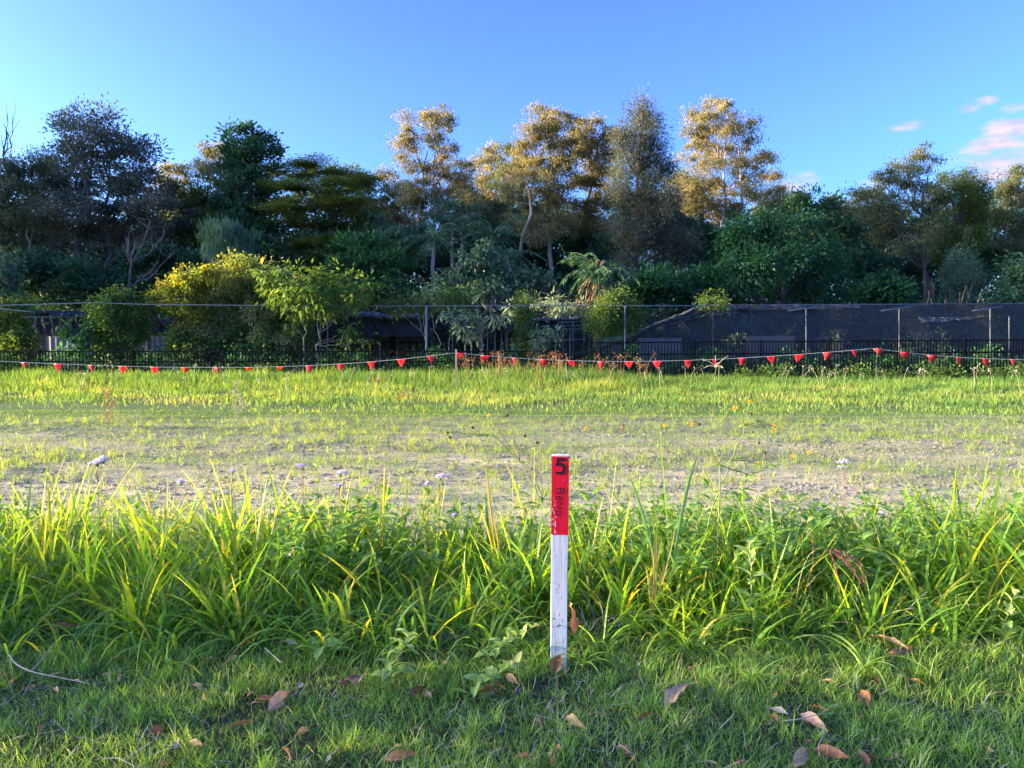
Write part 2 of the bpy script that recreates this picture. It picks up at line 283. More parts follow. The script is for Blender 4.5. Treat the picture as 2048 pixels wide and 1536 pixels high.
TREES = {}
def tree(name, label, cat, bx, D, lobes, leaf, bark, L=.2, W=.08, dens=1.0, mode='dense', r=.18, stems=None, fork=.35, cl=.55, sub=1.0, group=None, by=None, deep=1.0, twigs=True, seed=None, val=None):
    """lobes: (x, y, rx, ry) in photograph pixels; crown grows as clusters of leaves on branchlets inside these lobes"""
    global rng
    rng = np.random.default_rng(seed if seed is not None else abs(hash(label)) % 1 + int(bx * 7 + D * 13 + lobes[0][1]))
    if D > 33 and mode in ('gum', 'fine', 'umbrella'): L, W = L * .82, W * .82
    base = np.array([X(bx, D), D, 0.0]); root = thing(name, label, cat, base, group)
    tb, lb = MB(), MB()
    k = D / F
    lo = []
    wid = (max(l[0] for l in lobes) - min(l[0] for l in lobes)) * k
    for i, (x, y, rx, ry) in enumerate(lobes):
        off = rng.uniform(-.32, .32) * wid * deep
        Dd = D + off; c = np.array(P(x, y, D)); c[1] = Dd
        c[0] = c[0] * Dd / D; c[2] = HC + (c[2] - HC) * Dd / D
        lo.append((c, rx * k, ry * k))
    zt = max(c[2] + rz * .5 for c, _, rz in lo); zc = np.mean([c for c, _, _ in lo], 0)
    stems = stems or [bx]
    paths = []
    for si, sx in enumerate(stems):
        b0 = base + np.array([(sx - bx) * k, rng.uniform(-.3, .3) * (si > 0), -0.1]); top = np.array([zc[0] * .55 + (b0[0]) * .45 + (sx - bx) * k * .8, zc[1] * .5 + D * .5, zt * .82])
        p = wob(bez(b0, (b0 * .5 + top * .5) + np.array([rng.normal(0, .05 * zt), rng.normal(0, .04 * zt), 0]), top, 12), .012 * zt); paths.append(p)
        tb.tube(p, np.linspace(r, r * .22, 12) * np.array([1.35] + [1] * 11), 8)
    area = sum(max(.05, a * b) for _, a, b in lo)
    for c, ra, rzz in lo:
        p = min(paths, key=lambda q: abs(q[6][0] - c[0]))
        want = max(fork * zt, c[2] - rzz * .6 - .8 * math.hypot(c[0] - p[5][0], c[1] - p[5][1]))
        i = int(np.clip(np.searchsorted(p[:, 2], want), 1, 10)); s = p[i]
        cc = c + np.array([0, 0, -rzz * .45]); rb = r * (.5 if len(stems) < 2 else .4) * (1 - .5 * i / 11)
        mid = np.array([s[0] * .45 + cc[0] * .55, s[1] * .45 + cc[1] * .55, s[2] * .55 + cc[2] * .45 + rng.uniform(-.1, .15) * np.linalg.norm(cc - s)])
        bp = wob(bez(s, mid, cc, 8), .03 * np.linalg.norm(cc - s) / 2); tb.tube(bp, np.linspace(rb, rb * .35, 8), 6)
        nc = max(3, int(7 * sub * (ra * rzz) ** .75 / cl ** 1.2))
        u = rng.normal(0, 1, (nc, 3)); u /= np.linalg.norm(u, axis=1)[:, None]
        u *= (rng.uniform(.25, 1.12, nc) ** .55)[:, None]
        cen = c + u * np.array([ra, (ra + rzz) / 2 * 1.15, rzz])
        if mode in ('umbrella',): cen[:, 2] = c[2] + u[:, 2] * rzz * .6 + .15 * ra * (1 - (u[:, 0] ** 2 + u[:, 1] ** 2))
        for q in cen[:max(3, int(nc * .6))]:
            if twigs:
                st = bp[rng.integers(5, 8)]
                tb.tube(wob(bez(st, (st + q) / 2 + np.array([0, 0, .1 * ra]), q, 4), .04 * ra), [rb * .3, .008], 3)
        al = L * W / 2
        npc = int(dens * 3.9 * (math.pi * ra * rzz) / al / nc)
        npc = max(6, int(npc * (1.25 if mode == 'gum' else 1)))
        rc = cl * rng.uniform(.45, 1.25, nc)
        o = np.clip(rng.normal(0, .56, (nc, npc, 3)), -1.35, 1.35)
        if mode in ('gum',): o *= np.array([1.12, 1.12, .7])
        if mode == 'umbrella': o *= np.array([1.3, 1.3, .25])
        if mode == 'dense': o[..., 2] = np.abs(o[..., 2]) * .9 - .15
        pos = (cen[:, None] + o * rc[:, None, None]).reshape(-1, 3)
        out = o.reshape(-1, 3) + .25 * np.repeat(u, npc, 0); dd = out + rng.normal(0, .35, pos.shape)
        up = .4
        if mode == 'gum': dd = rng.normal(0, .5, pos.shape) + np.array([0, 0, -.75]); up = 0
        if mode == 'fine': dd = out * .9 + rng.normal(0, .4, pos.shape) + np.array([0, 0, -.05]); up = 0
        if mode == 'umbrella': dd[:, 2] *= .25; up = 2
        if mode == 'droop': dd = out + np.array([0, 0, -.7]); up = .6
        if mode == 'strand': dd = rng.normal(0, .12, pos.shape) + np.array([0, 0, -1]); up = 0
        vv = np.clip(np.repeat(rng.uniform(.15, .85, nc), npc) + rng.normal(0, .11, len(pos)), 0, 1)
        if val is not None: vv = np.clip(vv * val[1] + val[0], 0, 1)
        s_ = rng.uniform(.65, 1.3, len(pos))
        leafquads(lb, pos, dd, L * s_, W * s_, vv, up)
    tb.build('trunk', bark, root, True, loc=base); lb.build('crown', leaf, root, loc=base)
    return root

# ---------------------------------------------------------------- ground
def ground():
    xs = np.concatenate([[-900, -300, -120, -60], np.linspace(-34, 34, 240), [60, 120, 300, 900]])
    ys = np.concatenate([[-300, -60, -10], np.linspace(0, 12, 130), np.linspace(12.3, 34, 70), [60, 120, 300, 1500]])
    XX, YY = np.meshgrid(xs, ys); Z = np.zeros_like(XX)
    near = (np.abs(XX) < 35) & (YY > 0) & (YY < 34)
    Z += GB(XX, YY)
    Z += rng.normal(0, .004, Z.shape) * (YY > 5); Z = np.where(near, Z - .015, -.02) + GZ(YY)
    ny, nx = XX.shape; v = np.stack([XX, YY, Z], -1).reshape(-1, 3)
    i = (np.arange(ny - 1)[:, None] * nx + np.arange(nx - 1)[None]).ravel()
    mb = MB(); mb.add(v, np.stack([i, i + 1, i + nx + 1, i + nx], -1))
    m, nt, N, L = newmat('field_soil')
    tc = N('ShaderNodeTexCoord'); sp = N('ShaderNodeSeparateXYZ'); L(tc.outputs['Object'], sp.inputs[0])
    mp = N('ShaderNodeMapping'); mp.inputs['Scale'].default_value = (1, 1.6, 1); L(tc.outputs['Object'], mp.inputs[0])
    def noise(sc, det=6, ro=.6):
        n = N('ShaderNodeTexNoise'); n.inputs['Scale'].default_value = sc; n.inputs['Detail'].default_value = det; n.inputs['Roughness'].default_value = ro; L(mp.outputs[0], n.inputs['Vector']); return n
    a = noise(13, 10, .8); big = noise(.55, 4); fine = noise(45, 4)
    soil = ramp_node(N, [(.30, (.15, .115, .06)), (.42, (.37, .31, .18)), (.54, (.60, .54, .34)), (.68, (.78, .74, .50))]); L(a.outputs[0], soil.inputs[0])
    green = ramp_node(N, [(.30, (.05, .09, .03)), (.6, (.13, .19, .06)), (.75, (.22, .24, .11))]); L(fine.outputs[0], green.inputs[0])
    # how green the earth is, by distance down the field
    yr = N('ShaderNodeMapRange'); yr.inputs[1].default_value = 0; yr.inputs[2].default_value = 30; L(sp.outputs[1], yr.inputs[0])
    g = ramp_node(N, [(0, (.5, .5, .5)), (.155, (.5, .5, .5)), (.19, (.05, .05, .05)), (.26, (.15, .15, .15)), (.30, (.42, .42, .42)), (.36, (.45, .45, .45)), (.46, (.5, .5, .5)), (.54, (.95, .95, .95)), (1, (1, 1, 1))])
    L(yr.outputs[0], g.inputs[0])
    def M(op, p, q, cl=False):
        x = N('ShaderNodeMath'); x.operation = op; x.use_clamp = cl
        for j, w in enumerate((p, q)):
            if isinstance(w, (int, float)): x.inputs[j].default_value = w
            else: L(w, x.inputs[j])
        return x.outputs[0]
    f = M('MULTIPLY', M('ADD', M('ADD', g.outputs[0], M('MULTIPLY', M('SUBTRACT', big.outputs[0], .5), 1.4)), M('MULTIPLY', M('SUBTRACT', a.outputs[0], .62), 1.6)), 1.6, True)
    mx = N('ShaderNodeMix'); mx.data_type = 'RGBA'; L(f, mx.inputs[0]); L(soil.outputs[0], mx.inputs[6]); L(green.outputs[0], mx.inputs[7])
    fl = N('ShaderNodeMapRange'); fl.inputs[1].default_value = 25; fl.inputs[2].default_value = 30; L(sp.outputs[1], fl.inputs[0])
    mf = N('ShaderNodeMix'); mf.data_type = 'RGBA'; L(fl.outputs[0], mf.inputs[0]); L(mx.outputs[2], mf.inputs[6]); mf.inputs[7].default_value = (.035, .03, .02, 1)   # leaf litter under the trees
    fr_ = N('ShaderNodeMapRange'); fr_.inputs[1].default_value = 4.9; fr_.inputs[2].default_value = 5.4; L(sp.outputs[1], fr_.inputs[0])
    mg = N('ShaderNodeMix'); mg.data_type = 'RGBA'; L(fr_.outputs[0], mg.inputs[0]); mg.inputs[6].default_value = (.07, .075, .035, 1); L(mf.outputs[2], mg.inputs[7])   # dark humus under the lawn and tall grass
    b = N('ShaderNodeBsdfPrincipled'); b.inputs['Roughness'].default_value = .95; b.inputs['Specular IOR Level'].default_value = .15; L(mg.outputs[2], b.inputs['Base Color'])
    bp = N('ShaderNodeBump'); bp.inputs['Strength'].default_value = .8; bp.inputs['Distance'].default_value = .03; L(M('ADD', a.outputs[0], M('MULTIPLY', fine.outputs[0], .4)), bp.inputs['Height']); L(bp.outputs[0], b.inputs['Normal'])
    o = N('ShaderNodeOutputMaterial'); L(b.outputs[0], o.inputs[0])
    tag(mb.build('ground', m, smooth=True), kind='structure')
ground()

# ---------------------------------------------------------------- trees of the skyline, left to right
T = tree
def bare_tree(name, label, bx, D, tips, bark, r=.1):
    base = np.array([X(bx, D), D, 0.]); root = thing(name, label, 'tree', base); mb = MB()
    ty = min(t[1] for t in tips); top = np.array(P(bx, ty + 40, D)); p = wob(bez(base, (base + top) / 2, top, 12), .12); mb.tube(p, np.linspace(r, r * .3, 12), 7)
    for (x, y) in tips:
        q = np.array(P(x, y, D + rng.uniform(-1, 1))); s = p[int(np.clip(np.searchsorted(p[:, 2], q[2] - rng.uniform(1.5, 3.0)), 2, 10))]
        b = wob(bez(s, [(s[0] + 2 * q[0]) / 3, q[1], s[2] * .6 + q[2] * .4], q, 7), .05); mb.tube(b, np.linspace(r * .35, .012, 7), 5)
        for _ in range(3):
            c = b[rng.integers(2, 6)]; e = c + rng.normal(0, .35, 3) + [0, 0, .7]; mb.tube(wob(bez(c, (c + e) / 2, e, 4), .04), [.022, .006], 4)
    mb.build('trunk', bark, root, True, loc=base); return root
bare_tree('dead_tree', 'leafless dead tree with bare grey forked twigs against the sky at the far left', 14, 47, [(3, 275), (13, 228), (22, 262), (27, 236), (26, 280), (-6, 300)], BARK, .12)
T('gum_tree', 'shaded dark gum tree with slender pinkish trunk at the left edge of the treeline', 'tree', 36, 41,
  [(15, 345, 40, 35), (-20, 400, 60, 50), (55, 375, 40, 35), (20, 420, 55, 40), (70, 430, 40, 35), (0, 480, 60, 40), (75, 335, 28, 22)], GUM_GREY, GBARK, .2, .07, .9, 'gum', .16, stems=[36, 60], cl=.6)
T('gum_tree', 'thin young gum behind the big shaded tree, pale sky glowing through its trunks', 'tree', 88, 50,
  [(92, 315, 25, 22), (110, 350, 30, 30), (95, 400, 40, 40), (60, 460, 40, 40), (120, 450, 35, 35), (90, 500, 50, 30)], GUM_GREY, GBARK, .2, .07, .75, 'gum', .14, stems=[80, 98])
big = T('gum_tree', 'big broad dark grey-green tree with two pale leaning trunks, tallest at the left', 'tree', 205, 42,
  [(130, 262, 35, 16), (160, 238, 26, 14), (210, 245, 18, 22), (165, 285, 55, 30), (215, 290, 30, 35), (265, 285, 32, 28), (285, 320, 28, 35), (235, 340, 60, 40), (170, 345, 60, 45), (120, 380, 50, 35), (220, 400, 80, 40),
   (290, 385, 50, 45), (150, 430, 60, 45), (325, 430, 55, 40), (240, 460, 80, 40), (350, 480, 45, 40), (170, 490, 60, 35), (300, 500, 60, 35)], SHEOAK, BARK, .22, .07, 1.0, 'dense', .24, stems=[205, 186], cl=.6)
bare_tree('leaning_tree', 'leaning grey half-dead tree with fine bare branches left of the golden vine mound', 258, 37, [(330, 460), (300, 440), (350, 500), (280, 470), (370, 530), (320, 520), (340, 560), (250, 470)], BARK, .13)
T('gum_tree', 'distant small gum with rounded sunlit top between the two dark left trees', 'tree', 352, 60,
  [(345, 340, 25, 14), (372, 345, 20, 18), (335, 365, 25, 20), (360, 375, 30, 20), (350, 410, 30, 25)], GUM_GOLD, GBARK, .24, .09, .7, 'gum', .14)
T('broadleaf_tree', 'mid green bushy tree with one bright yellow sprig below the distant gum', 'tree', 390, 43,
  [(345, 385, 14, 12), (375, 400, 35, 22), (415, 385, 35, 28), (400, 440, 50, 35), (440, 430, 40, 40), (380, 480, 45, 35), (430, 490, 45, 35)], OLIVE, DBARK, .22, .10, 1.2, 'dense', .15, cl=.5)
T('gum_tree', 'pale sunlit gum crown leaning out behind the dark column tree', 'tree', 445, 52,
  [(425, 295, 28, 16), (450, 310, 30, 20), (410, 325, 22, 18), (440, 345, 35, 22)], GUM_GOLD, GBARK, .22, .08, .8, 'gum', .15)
T('evergreen_tree', 'tall dense near-black evergreen with a column shaped crown', 'tree', 500, 42,
  [(470, 268, 18, 16), (497, 272, 22, 20), (525, 285, 20, 22), (470, 305, 32, 28), (512, 318, 38, 32), (540, 310, 16, 24), (480, 350, 42, 35), (525, 360, 30, 38), (495, 395, 50, 38), (530, 405, 26, 35), (465, 400, 30, 35), (500, 440, 50, 35), (520, 470, 40, 30)],
  DARK, DBARK, .24, .11, 1.5, 'dense', .22, cl=.5, val=(-.1, .8))
T('acacia_tree', 'feathery umbrella-topped tree in flat leafy layers with forking brown limbs', 'tree', 645, 41,
  [(590, 345, 38, 14), (635, 330, 38, 14), (690, 345, 38, 16), (735, 365, 40, 14), (600, 380, 48, 14), (665, 375, 50, 14), (725, 400, 45, 14), (575, 415, 40, 14), (640, 415, 50, 14), (700, 430, 45, 14), (600, 450, 50, 14), (670, 455, 45, 14), (730, 445, 40, 14), (560, 370, 20, 14), (640, 490, 60, 14), (580, 495, 40, 14)],
  OLIVE, DBARK, .18, .07, 2.4, 'umbrella', .2, stems=[630, 655], cl=.7, fork=.25)
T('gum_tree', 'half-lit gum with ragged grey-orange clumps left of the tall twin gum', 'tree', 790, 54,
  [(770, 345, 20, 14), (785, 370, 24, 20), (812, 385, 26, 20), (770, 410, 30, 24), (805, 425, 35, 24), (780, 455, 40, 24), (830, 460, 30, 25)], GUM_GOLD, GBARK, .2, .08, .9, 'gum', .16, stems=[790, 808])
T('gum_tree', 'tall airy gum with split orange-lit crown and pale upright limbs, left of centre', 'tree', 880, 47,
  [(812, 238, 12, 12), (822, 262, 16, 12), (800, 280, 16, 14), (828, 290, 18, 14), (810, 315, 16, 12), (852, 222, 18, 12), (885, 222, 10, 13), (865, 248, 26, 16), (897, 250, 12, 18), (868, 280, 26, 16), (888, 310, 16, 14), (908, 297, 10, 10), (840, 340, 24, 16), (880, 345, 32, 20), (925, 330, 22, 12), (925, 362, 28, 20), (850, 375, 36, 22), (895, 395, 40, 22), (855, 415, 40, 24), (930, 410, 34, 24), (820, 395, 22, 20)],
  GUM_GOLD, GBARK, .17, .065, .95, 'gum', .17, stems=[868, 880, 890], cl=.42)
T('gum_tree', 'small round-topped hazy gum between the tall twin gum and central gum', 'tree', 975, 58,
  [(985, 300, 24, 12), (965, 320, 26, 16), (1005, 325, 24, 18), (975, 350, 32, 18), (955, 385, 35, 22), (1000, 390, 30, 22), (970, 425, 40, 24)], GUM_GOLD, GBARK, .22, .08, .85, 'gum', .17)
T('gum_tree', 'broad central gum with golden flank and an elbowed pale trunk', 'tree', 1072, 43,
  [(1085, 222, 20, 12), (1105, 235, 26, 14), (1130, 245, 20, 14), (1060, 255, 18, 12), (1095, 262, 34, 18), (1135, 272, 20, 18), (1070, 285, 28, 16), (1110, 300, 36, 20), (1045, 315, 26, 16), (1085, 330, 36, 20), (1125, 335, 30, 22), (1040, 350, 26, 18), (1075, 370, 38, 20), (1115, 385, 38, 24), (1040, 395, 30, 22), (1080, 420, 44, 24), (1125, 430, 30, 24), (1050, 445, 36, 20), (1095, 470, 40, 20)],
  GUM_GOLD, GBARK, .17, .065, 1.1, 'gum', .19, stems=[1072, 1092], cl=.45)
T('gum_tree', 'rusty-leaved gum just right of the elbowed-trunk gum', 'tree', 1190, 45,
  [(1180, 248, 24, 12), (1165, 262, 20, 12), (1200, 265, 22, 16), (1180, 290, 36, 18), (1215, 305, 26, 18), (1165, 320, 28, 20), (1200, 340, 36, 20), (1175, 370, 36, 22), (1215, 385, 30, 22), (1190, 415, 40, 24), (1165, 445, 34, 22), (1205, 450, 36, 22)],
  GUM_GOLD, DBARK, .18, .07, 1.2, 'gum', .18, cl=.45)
T('sheoak_tree', 'massive dusky she-oak with thick straight trunk and sunlit spire, right of centre', 'tree', 1273, 41,
  [(1282, 215, 14, 12), (1270, 235, 22, 14), (1298, 235, 18, 14), (1255, 262, 22, 16), (1285, 265, 28, 18), (1315, 265, 14, 14), (1245, 292, 24, 18), (1285, 300, 34, 20), (1318, 305, 20, 20), (1260, 335, 38, 22), (1310, 345, 34, 24), (1240, 370, 32, 24), (1285, 380, 44, 26), (1325, 390, 34, 28), (1250, 415, 40, 26), (1300, 430, 50, 28), (1350, 430, 26, 26), (1255, 465, 40, 26), (1310, 480, 50, 28), (1365, 475, 28, 26), (1260, 510, 34, 22), (1330, 520, 44, 26)],
  SHEOAK, DBARK, .2, .05, 1.3, 'fine', .26, cl=.55, fork=.3)
T('gum_tree', 'tallest golden-lit gum with open lobed crown against blue sky', 'tree', 1432, 50,
  [(1430, 208, 22, 12), (1455, 215, 16, 12), (1395, 232, 16, 14), (1420, 238, 28, 16), (1460, 240, 22, 14), (1490, 250, 18, 10), (1512, 238, 10, 8), (1380, 262, 16, 12), (1415, 270, 32, 16), (1455, 268, 24, 14), (1498, 275, 20, 10), (1390, 295, 22, 14), (1430, 300, 26, 16), (1475, 295, 24, 12), (1375, 315, 18, 10), (1415, 330, 30, 16), (1465, 330, 32, 16), (1515, 312, 24, 12), (1548, 320, 14, 8), (1500, 345, 28, 14), (1540, 350, 20, 12), (1400, 365, 36, 20), (1450, 370, 36, 20), (1500, 380, 26, 16), (1555, 375, 20, 12), (1575, 400, 12, 10), (1530, 400, 26, 16), (1400, 410, 36, 22), (1450, 415, 40, 22), (1370, 390, 24, 18), (1550, 425, 22, 14)],
  GUM_GOLD, GBARK, .19, .07, .95, 'gum', .17, stems=[1432, 1450], cl=.48)
T('broadleaf_tree', 'dark round tree peeking over the green dome, right of the tallest gum', 'tree', 1625, 47,
  [(1590, 415, 26, 16), (1620, 408, 26, 16), (1650, 418, 28, 18), (1600, 440, 36, 22), (1655, 450, 36, 25), (1690, 470, 26, 28), (1690, 520, 34, 35), (1710, 560, 30, 30)], DARK, DBARK, .24, .11, 1.4, 'dense', .2, val=(.05, .9))
T('broadleaf_tree', 'wide dense deep green domed tree in layered boughs behind the shade cloth', 'tree', 1560, 38,
  [(1490, 460, 44, 22), (1545, 442, 44, 20), (1600, 455, 44, 22), (1460, 485, 30, 20), (1520, 490, 50, 26), (1585, 500, 50, 26), (1640, 495, 34, 26), (1470, 520, 32, 24), (1540, 535, 56, 26), (1610, 545, 50, 28), (1665, 540, 28, 32), (1480, 560, 44, 26), (1560, 580, 60, 24), (1640, 585, 50, 24), (1440, 590, 34, 22)],
  DEEP, DBARK, .2, .085, 1.6, 'droop', .24, cl=.5, val=(-.05, .8))
T('gum_tree', 'wide thin-leaved gum with leaning forked trunk over the right shade cloth', 'tree', 1850, 43,
  [(1845, 300, 12, 10), (1820, 312, 18, 10), (1860, 315, 18, 12), (1790, 335, 22, 12), (1835, 340, 26, 14), (1755, 350, 20, 10), (1775, 370, 32, 14), (1830, 375, 34, 16), (1870, 375, 16, 12), (1705, 385, 16, 7), (1735, 395, 30, 14), (1790, 405, 38, 18), (1845, 415, 40, 18), (1750, 430, 32, 18), (1805, 445, 42, 20), (1860, 455, 34, 20), (1765, 470, 34, 18), (1815, 490, 36, 18)],
  GUM_GREY, DBARK, .17, .065, .85, 'gum', .17, stems=[1850, 1862], cl=.5)
T('broadleaf_tree', 'tree with a bright gold-lit left shoulder and dark green rounded top', 'tree', 1920, 45,
  [(1895, 362, 30, 14), (1875, 375, 20, 10), (1930, 362, 28, 16), (1955, 378, 24, 20), (1905, 395, 36, 18), (1965, 405, 30, 22), (1925, 425, 44, 24), (1975, 445, 34, 26), (1890, 460, 40, 24), (1940, 480, 50, 26), (1905, 515, 40, 22)],
  OLIVE, DBARK, .16, .06, 1.3, 'fine', .2, cl=.45)
T('gum_tree', 'hazy grey gum with thin upright trunk at the right edge', 'tree', 1990, 47,
  [(2040, 348, 26, 14), (2010, 362, 22, 14), (2050, 380, 30, 22), (2005, 395, 28, 18), (2040, 420, 36, 24), (1995, 435, 26, 22), (2060, 460, 40, 26), (2015, 480, 32, 24), (2100, 400, 40, 40)], GUM_GREY, GBARK, .18, .07, 1.0, 'gum', .13, cl=.5)
T('small_tree', 'small soft grey-green tree under the leaning gum', 'tree', 1932, 39.5, [(1925, 520, 24, 18), (1910, 545, 28, 22), (1945, 555, 28, 24), (1925, 580, 34, 18)], BLUEG, GBARK, .16, .045, 1.2, 'fine', .09, cl=.4)
T('evergreen_tree', 'low dark layered evergreen in the right corner of the treeline', 'tree', 2030, 38, [(2020, 545, 32, 16), (2050, 535, 34, 20), (2025, 575, 40, 20), (2070, 580, 40, 24), (2010, 600, 30, 14)], DARK, DBARK, .22, .1, 1.6, 'droop', .13, val=(.1, .9))
T('gum_tree', 'hazy olive gum filling the gap between the twin gum and the central gum', 'tree', 1000, 52, [(930, 385, 30, 18), (1010, 360, 28, 20), (960, 410, 40, 24), (1015, 420, 36, 24), (930, 440, 34, 22), (990, 455, 40, 24), (1020, 300, 18, 12), (1030, 330, 20, 14)], GUM_GREY, GBARK, .19, .07, 1.1, 'gum', .15, cl=.5)
T('gum_tree', 'olive gum standing between the she-oak and the tallest golden gum', 'tree', 1362, 54, [(1345, 350, 24, 16), (1370, 370, 26, 18), (1345, 395, 30, 20), (1385, 410, 30, 22), (1355, 435, 36, 22), (1400, 450, 36, 22)], GUM_GREY, GBARK, .2, .07, 1.1, 'gum', .15, cl=.5)
T('gum_tree', 'grey-green gum showing above the green dome at its right shoulder', 'tree', 1560, 56, [(1560, 395, 24, 12), (1590, 400, 26, 14), (1540, 420, 30, 18), (1580, 425, 32, 18), (1660, 405, 24, 12), (1690, 430, 28, 18)], GUM_GREY, GBARK, .2, .07, 1.1, 'gum', .15, cl=.5)
T('broadleaf_tree', 'olive tree behind the feathery umbrella-topped tree, right of the column evergreen', 'tree', 690, 54, [(560, 345, 24, 14), (600, 355, 34, 18), (650, 350, 34, 20), (700, 360, 34, 20), (740, 385, 34, 22), (620, 395, 44, 24), (680, 400, 44, 26), (740, 430, 40, 26), (580, 420, 36, 26)], OLIVE, DBARK, .2, .08, 1.2, 'dense', .2, cl=.5)
T('gum_tree', 'thin olive gum behind the leaning forked gum at the right', 'tree', 1740, 56, [(1730, 385, 24, 12), (1760, 395, 26, 16), (1720, 420, 30, 18), (1770, 430, 36, 20), (1880, 400, 26, 18), (1870, 440, 34, 20)], GUM_GREY, GBARK, .2, .07, .9, 'gum', .15, cl=.5)
bare_tree('leafless_scrub', 'tangle of leafless brown twigs behind the top edge of the right shade cloth', 1910, 35, [(1860, 600), (1880, 585), (1900, 578), (1920, 585), (1940, 580), (1960, 595), (1890, 600), (1930, 600), (1850, 606), (1975, 603)], DBARK, .018)

# understorey behind the shade houses
U1 = T('broadleaf_tree', 'glossy dark green bushy tree left of the palms', 'tree', 735, 37,
  [(700, 505, 36, 22), (745, 498, 36, 20), (790, 515, 30, 22), (690, 540, 36, 24), (740, 540, 44, 26), (795, 550, 34, 24), (720, 580, 50, 22), (780, 585, 44, 22)], DEEP, DBARK, .22, .11, 1.6, 'dense', .16, cl=.4)
T('cecropia_tree', 'dusty blue-green tree in rounded cauliflower clumps below the palms', 'tree', 965, 35,
  [(955, 508, 30, 16), (985, 520, 26, 18), (925, 535, 30, 18), (965, 545, 36, 18), (1000, 548, 22, 18), (900, 560, 28, 18), (940, 575, 36, 18), (985, 580, 34, 18), (880, 585, 26, 14)], BLUEG, DBARK, .2, .11, 1.7, 'droop', .13, cl=.38)
T('cecropia_tree', 'lower blue-green clumped tree right of its taller twin, beside the vine column', 'tree', 1070, 35.5,
  [(1050, 555, 28, 14), (1085, 560, 28, 14), (1040, 580, 30, 16), (1080, 585, 34, 16), (1115, 590, 20, 14), (1060, 605, 44, 14)], BLUEG, DBARK, .2, .11, 1.7, 'droop', .12, cl=.38)
T('weeping_tree', 'pale green weeping tree with hanging strands above the golden vine mound', 'tree', 455, 36.5,
  [(430, 470, 22, 24), (460, 462, 26, 22), (485, 480, 24, 24), (445, 505, 34, 24), (485, 515, 24, 20)], WEEP, DBARK, .34, .035, 1.6, 'strand', .1, cl=.45)
T('evergreen_tree', 'blue-green shaded tree at the very left edge of the picture', 'tree', 5, 36, [(5, 530, 26, 20), (-20, 560, 40, 30), (15, 570, 20, 22), (0, 600, 30, 14)], BLUEG, DBARK, .2, .09, 1.6, 'droop', .12)
def under(lbl, bx, D, w, top, mat, seed, md='dense'):
    lo = []
    r_ = np.random.default_rng(seed)
    for k_ in range(int(8 * w / 60)):
        lo.append((bx + r_.uniform(-w, w), top + 25 + abs(r_.normal(0, 45)), r_.uniform(26, 44), r_.uniform(18, 28)))
    return T('understorey_tree', lbl, 'tree', bx, D, [l if l[1] < 600 else (l[0], 595, l[2], 20) for l in lo], mat, DBARK, .26, .12, 1.5, md, .12, cl=.5, val=(-.1, .75), twigs=False)
under('dark shrubby tree under the shaded gum at far left', 70, 39, 60, 500, DARK, 1)
under('dark shrubby tree beneath the big two-trunked tree', 190, 38, 60, 515, DARK, 2)
under('dark shrubby tree between leaning dead tree and vine mound', 330, 39.5, 60, 480, DARK, 3)
under('dark shrubby tree at the foot of the column evergreen', 480, 40, 60, 470, DARK, 4)
under('shadowed olive tree under the umbrella-topped tree', 610, 40, 60, 490, OLIVE, 5)
under('dark tree in shade behind the palm trunks', 860, 46, 60, 450, DARK, 6)
under('dark tree behind the blue-green clumps', 1010, 45, 60, 460, DARK, 7)
under('near-black tree behind the elbowed trunk', 1110, 46, 60, 450, DARK, 8)
under('dark leafy tree left of the brown-skirted palm', 1160, 44, 40, 500, DARK, 9)
under('dark green bushes right of the brown-skirted palm', 1300, 36, 70, 540, DEEP, 10)
under('deep green shrub where the shade cloth meets the she-oak', 1400, 37, 50, 530, DEEP, 11)
under('dark tree filling the gap beside the domed green tree', 1400, 47, 60, 430, DARK, 12)
under('dark tree below the leaning forked gum', 1790, 46, 70, 490, DARK, 13)
under('green shrub directly under the leaning forked gum', 1770, 37, 50, 545, DEEP, 14)
under('dark tree behind the small grey-green tree', 1950, 48, 70, 470, DARK, 15)
under('dark tree behind the umbrella-topped tree', 700, 50, 70, 440, DARK, 16)
under('dark shrubby tree in the deep shade behind the far left trunks', 40, 50, 80, 470, DARK, 17)
under('dark backdrop tree behind the big two-trunked tree', 270, 50, 90, 440, DARK, 18)
under('shaded tree behind the she-oak trunk', 1240, 50, 70, 440, DARK, 19)

# ---------------------------------------------------------------- palms
def frond(mb, o, az, L, el, droop, lw=.035, ll=.45, n=26, dr=.55):
    t = np.linspace(0, 1, 10); th = el - droop * t; ds = L / 9
    r = np.concatenate([[0], np.cumsum(np.cos(th[1:]) * ds)]); z = np.concatenate([[0], np.cumsum(np.sin(th[1:]) * ds)])
    d = np.array([math.cos(az), math.sin(az), 0]); s = np.array([-d[1], d[0], 0])
    p = o + r[:, None] * d + z[:, None] * np.array([0, 0, 1.]); mb.tube(p, [.03, .008], 4, .9)
    tt = rng.uniform(.12, 1, n * 2); pos = np.stack([np.interp(tt, t, p[:, i]) for i in range(3)], 1)
    sg = np.where(np.arange(n * 2) % 2, 1, -1)[:, None]
    dd = s * sg * 1.0 + d * .55 + np.array([0, 0, -1.]) * (dr + rng.uniform(-.2, .5, n * 2))[:, None]
    leafquads(mb, pos, dd, ll * (1.15 - .7 * tt), lw * 1.6, None, 1)
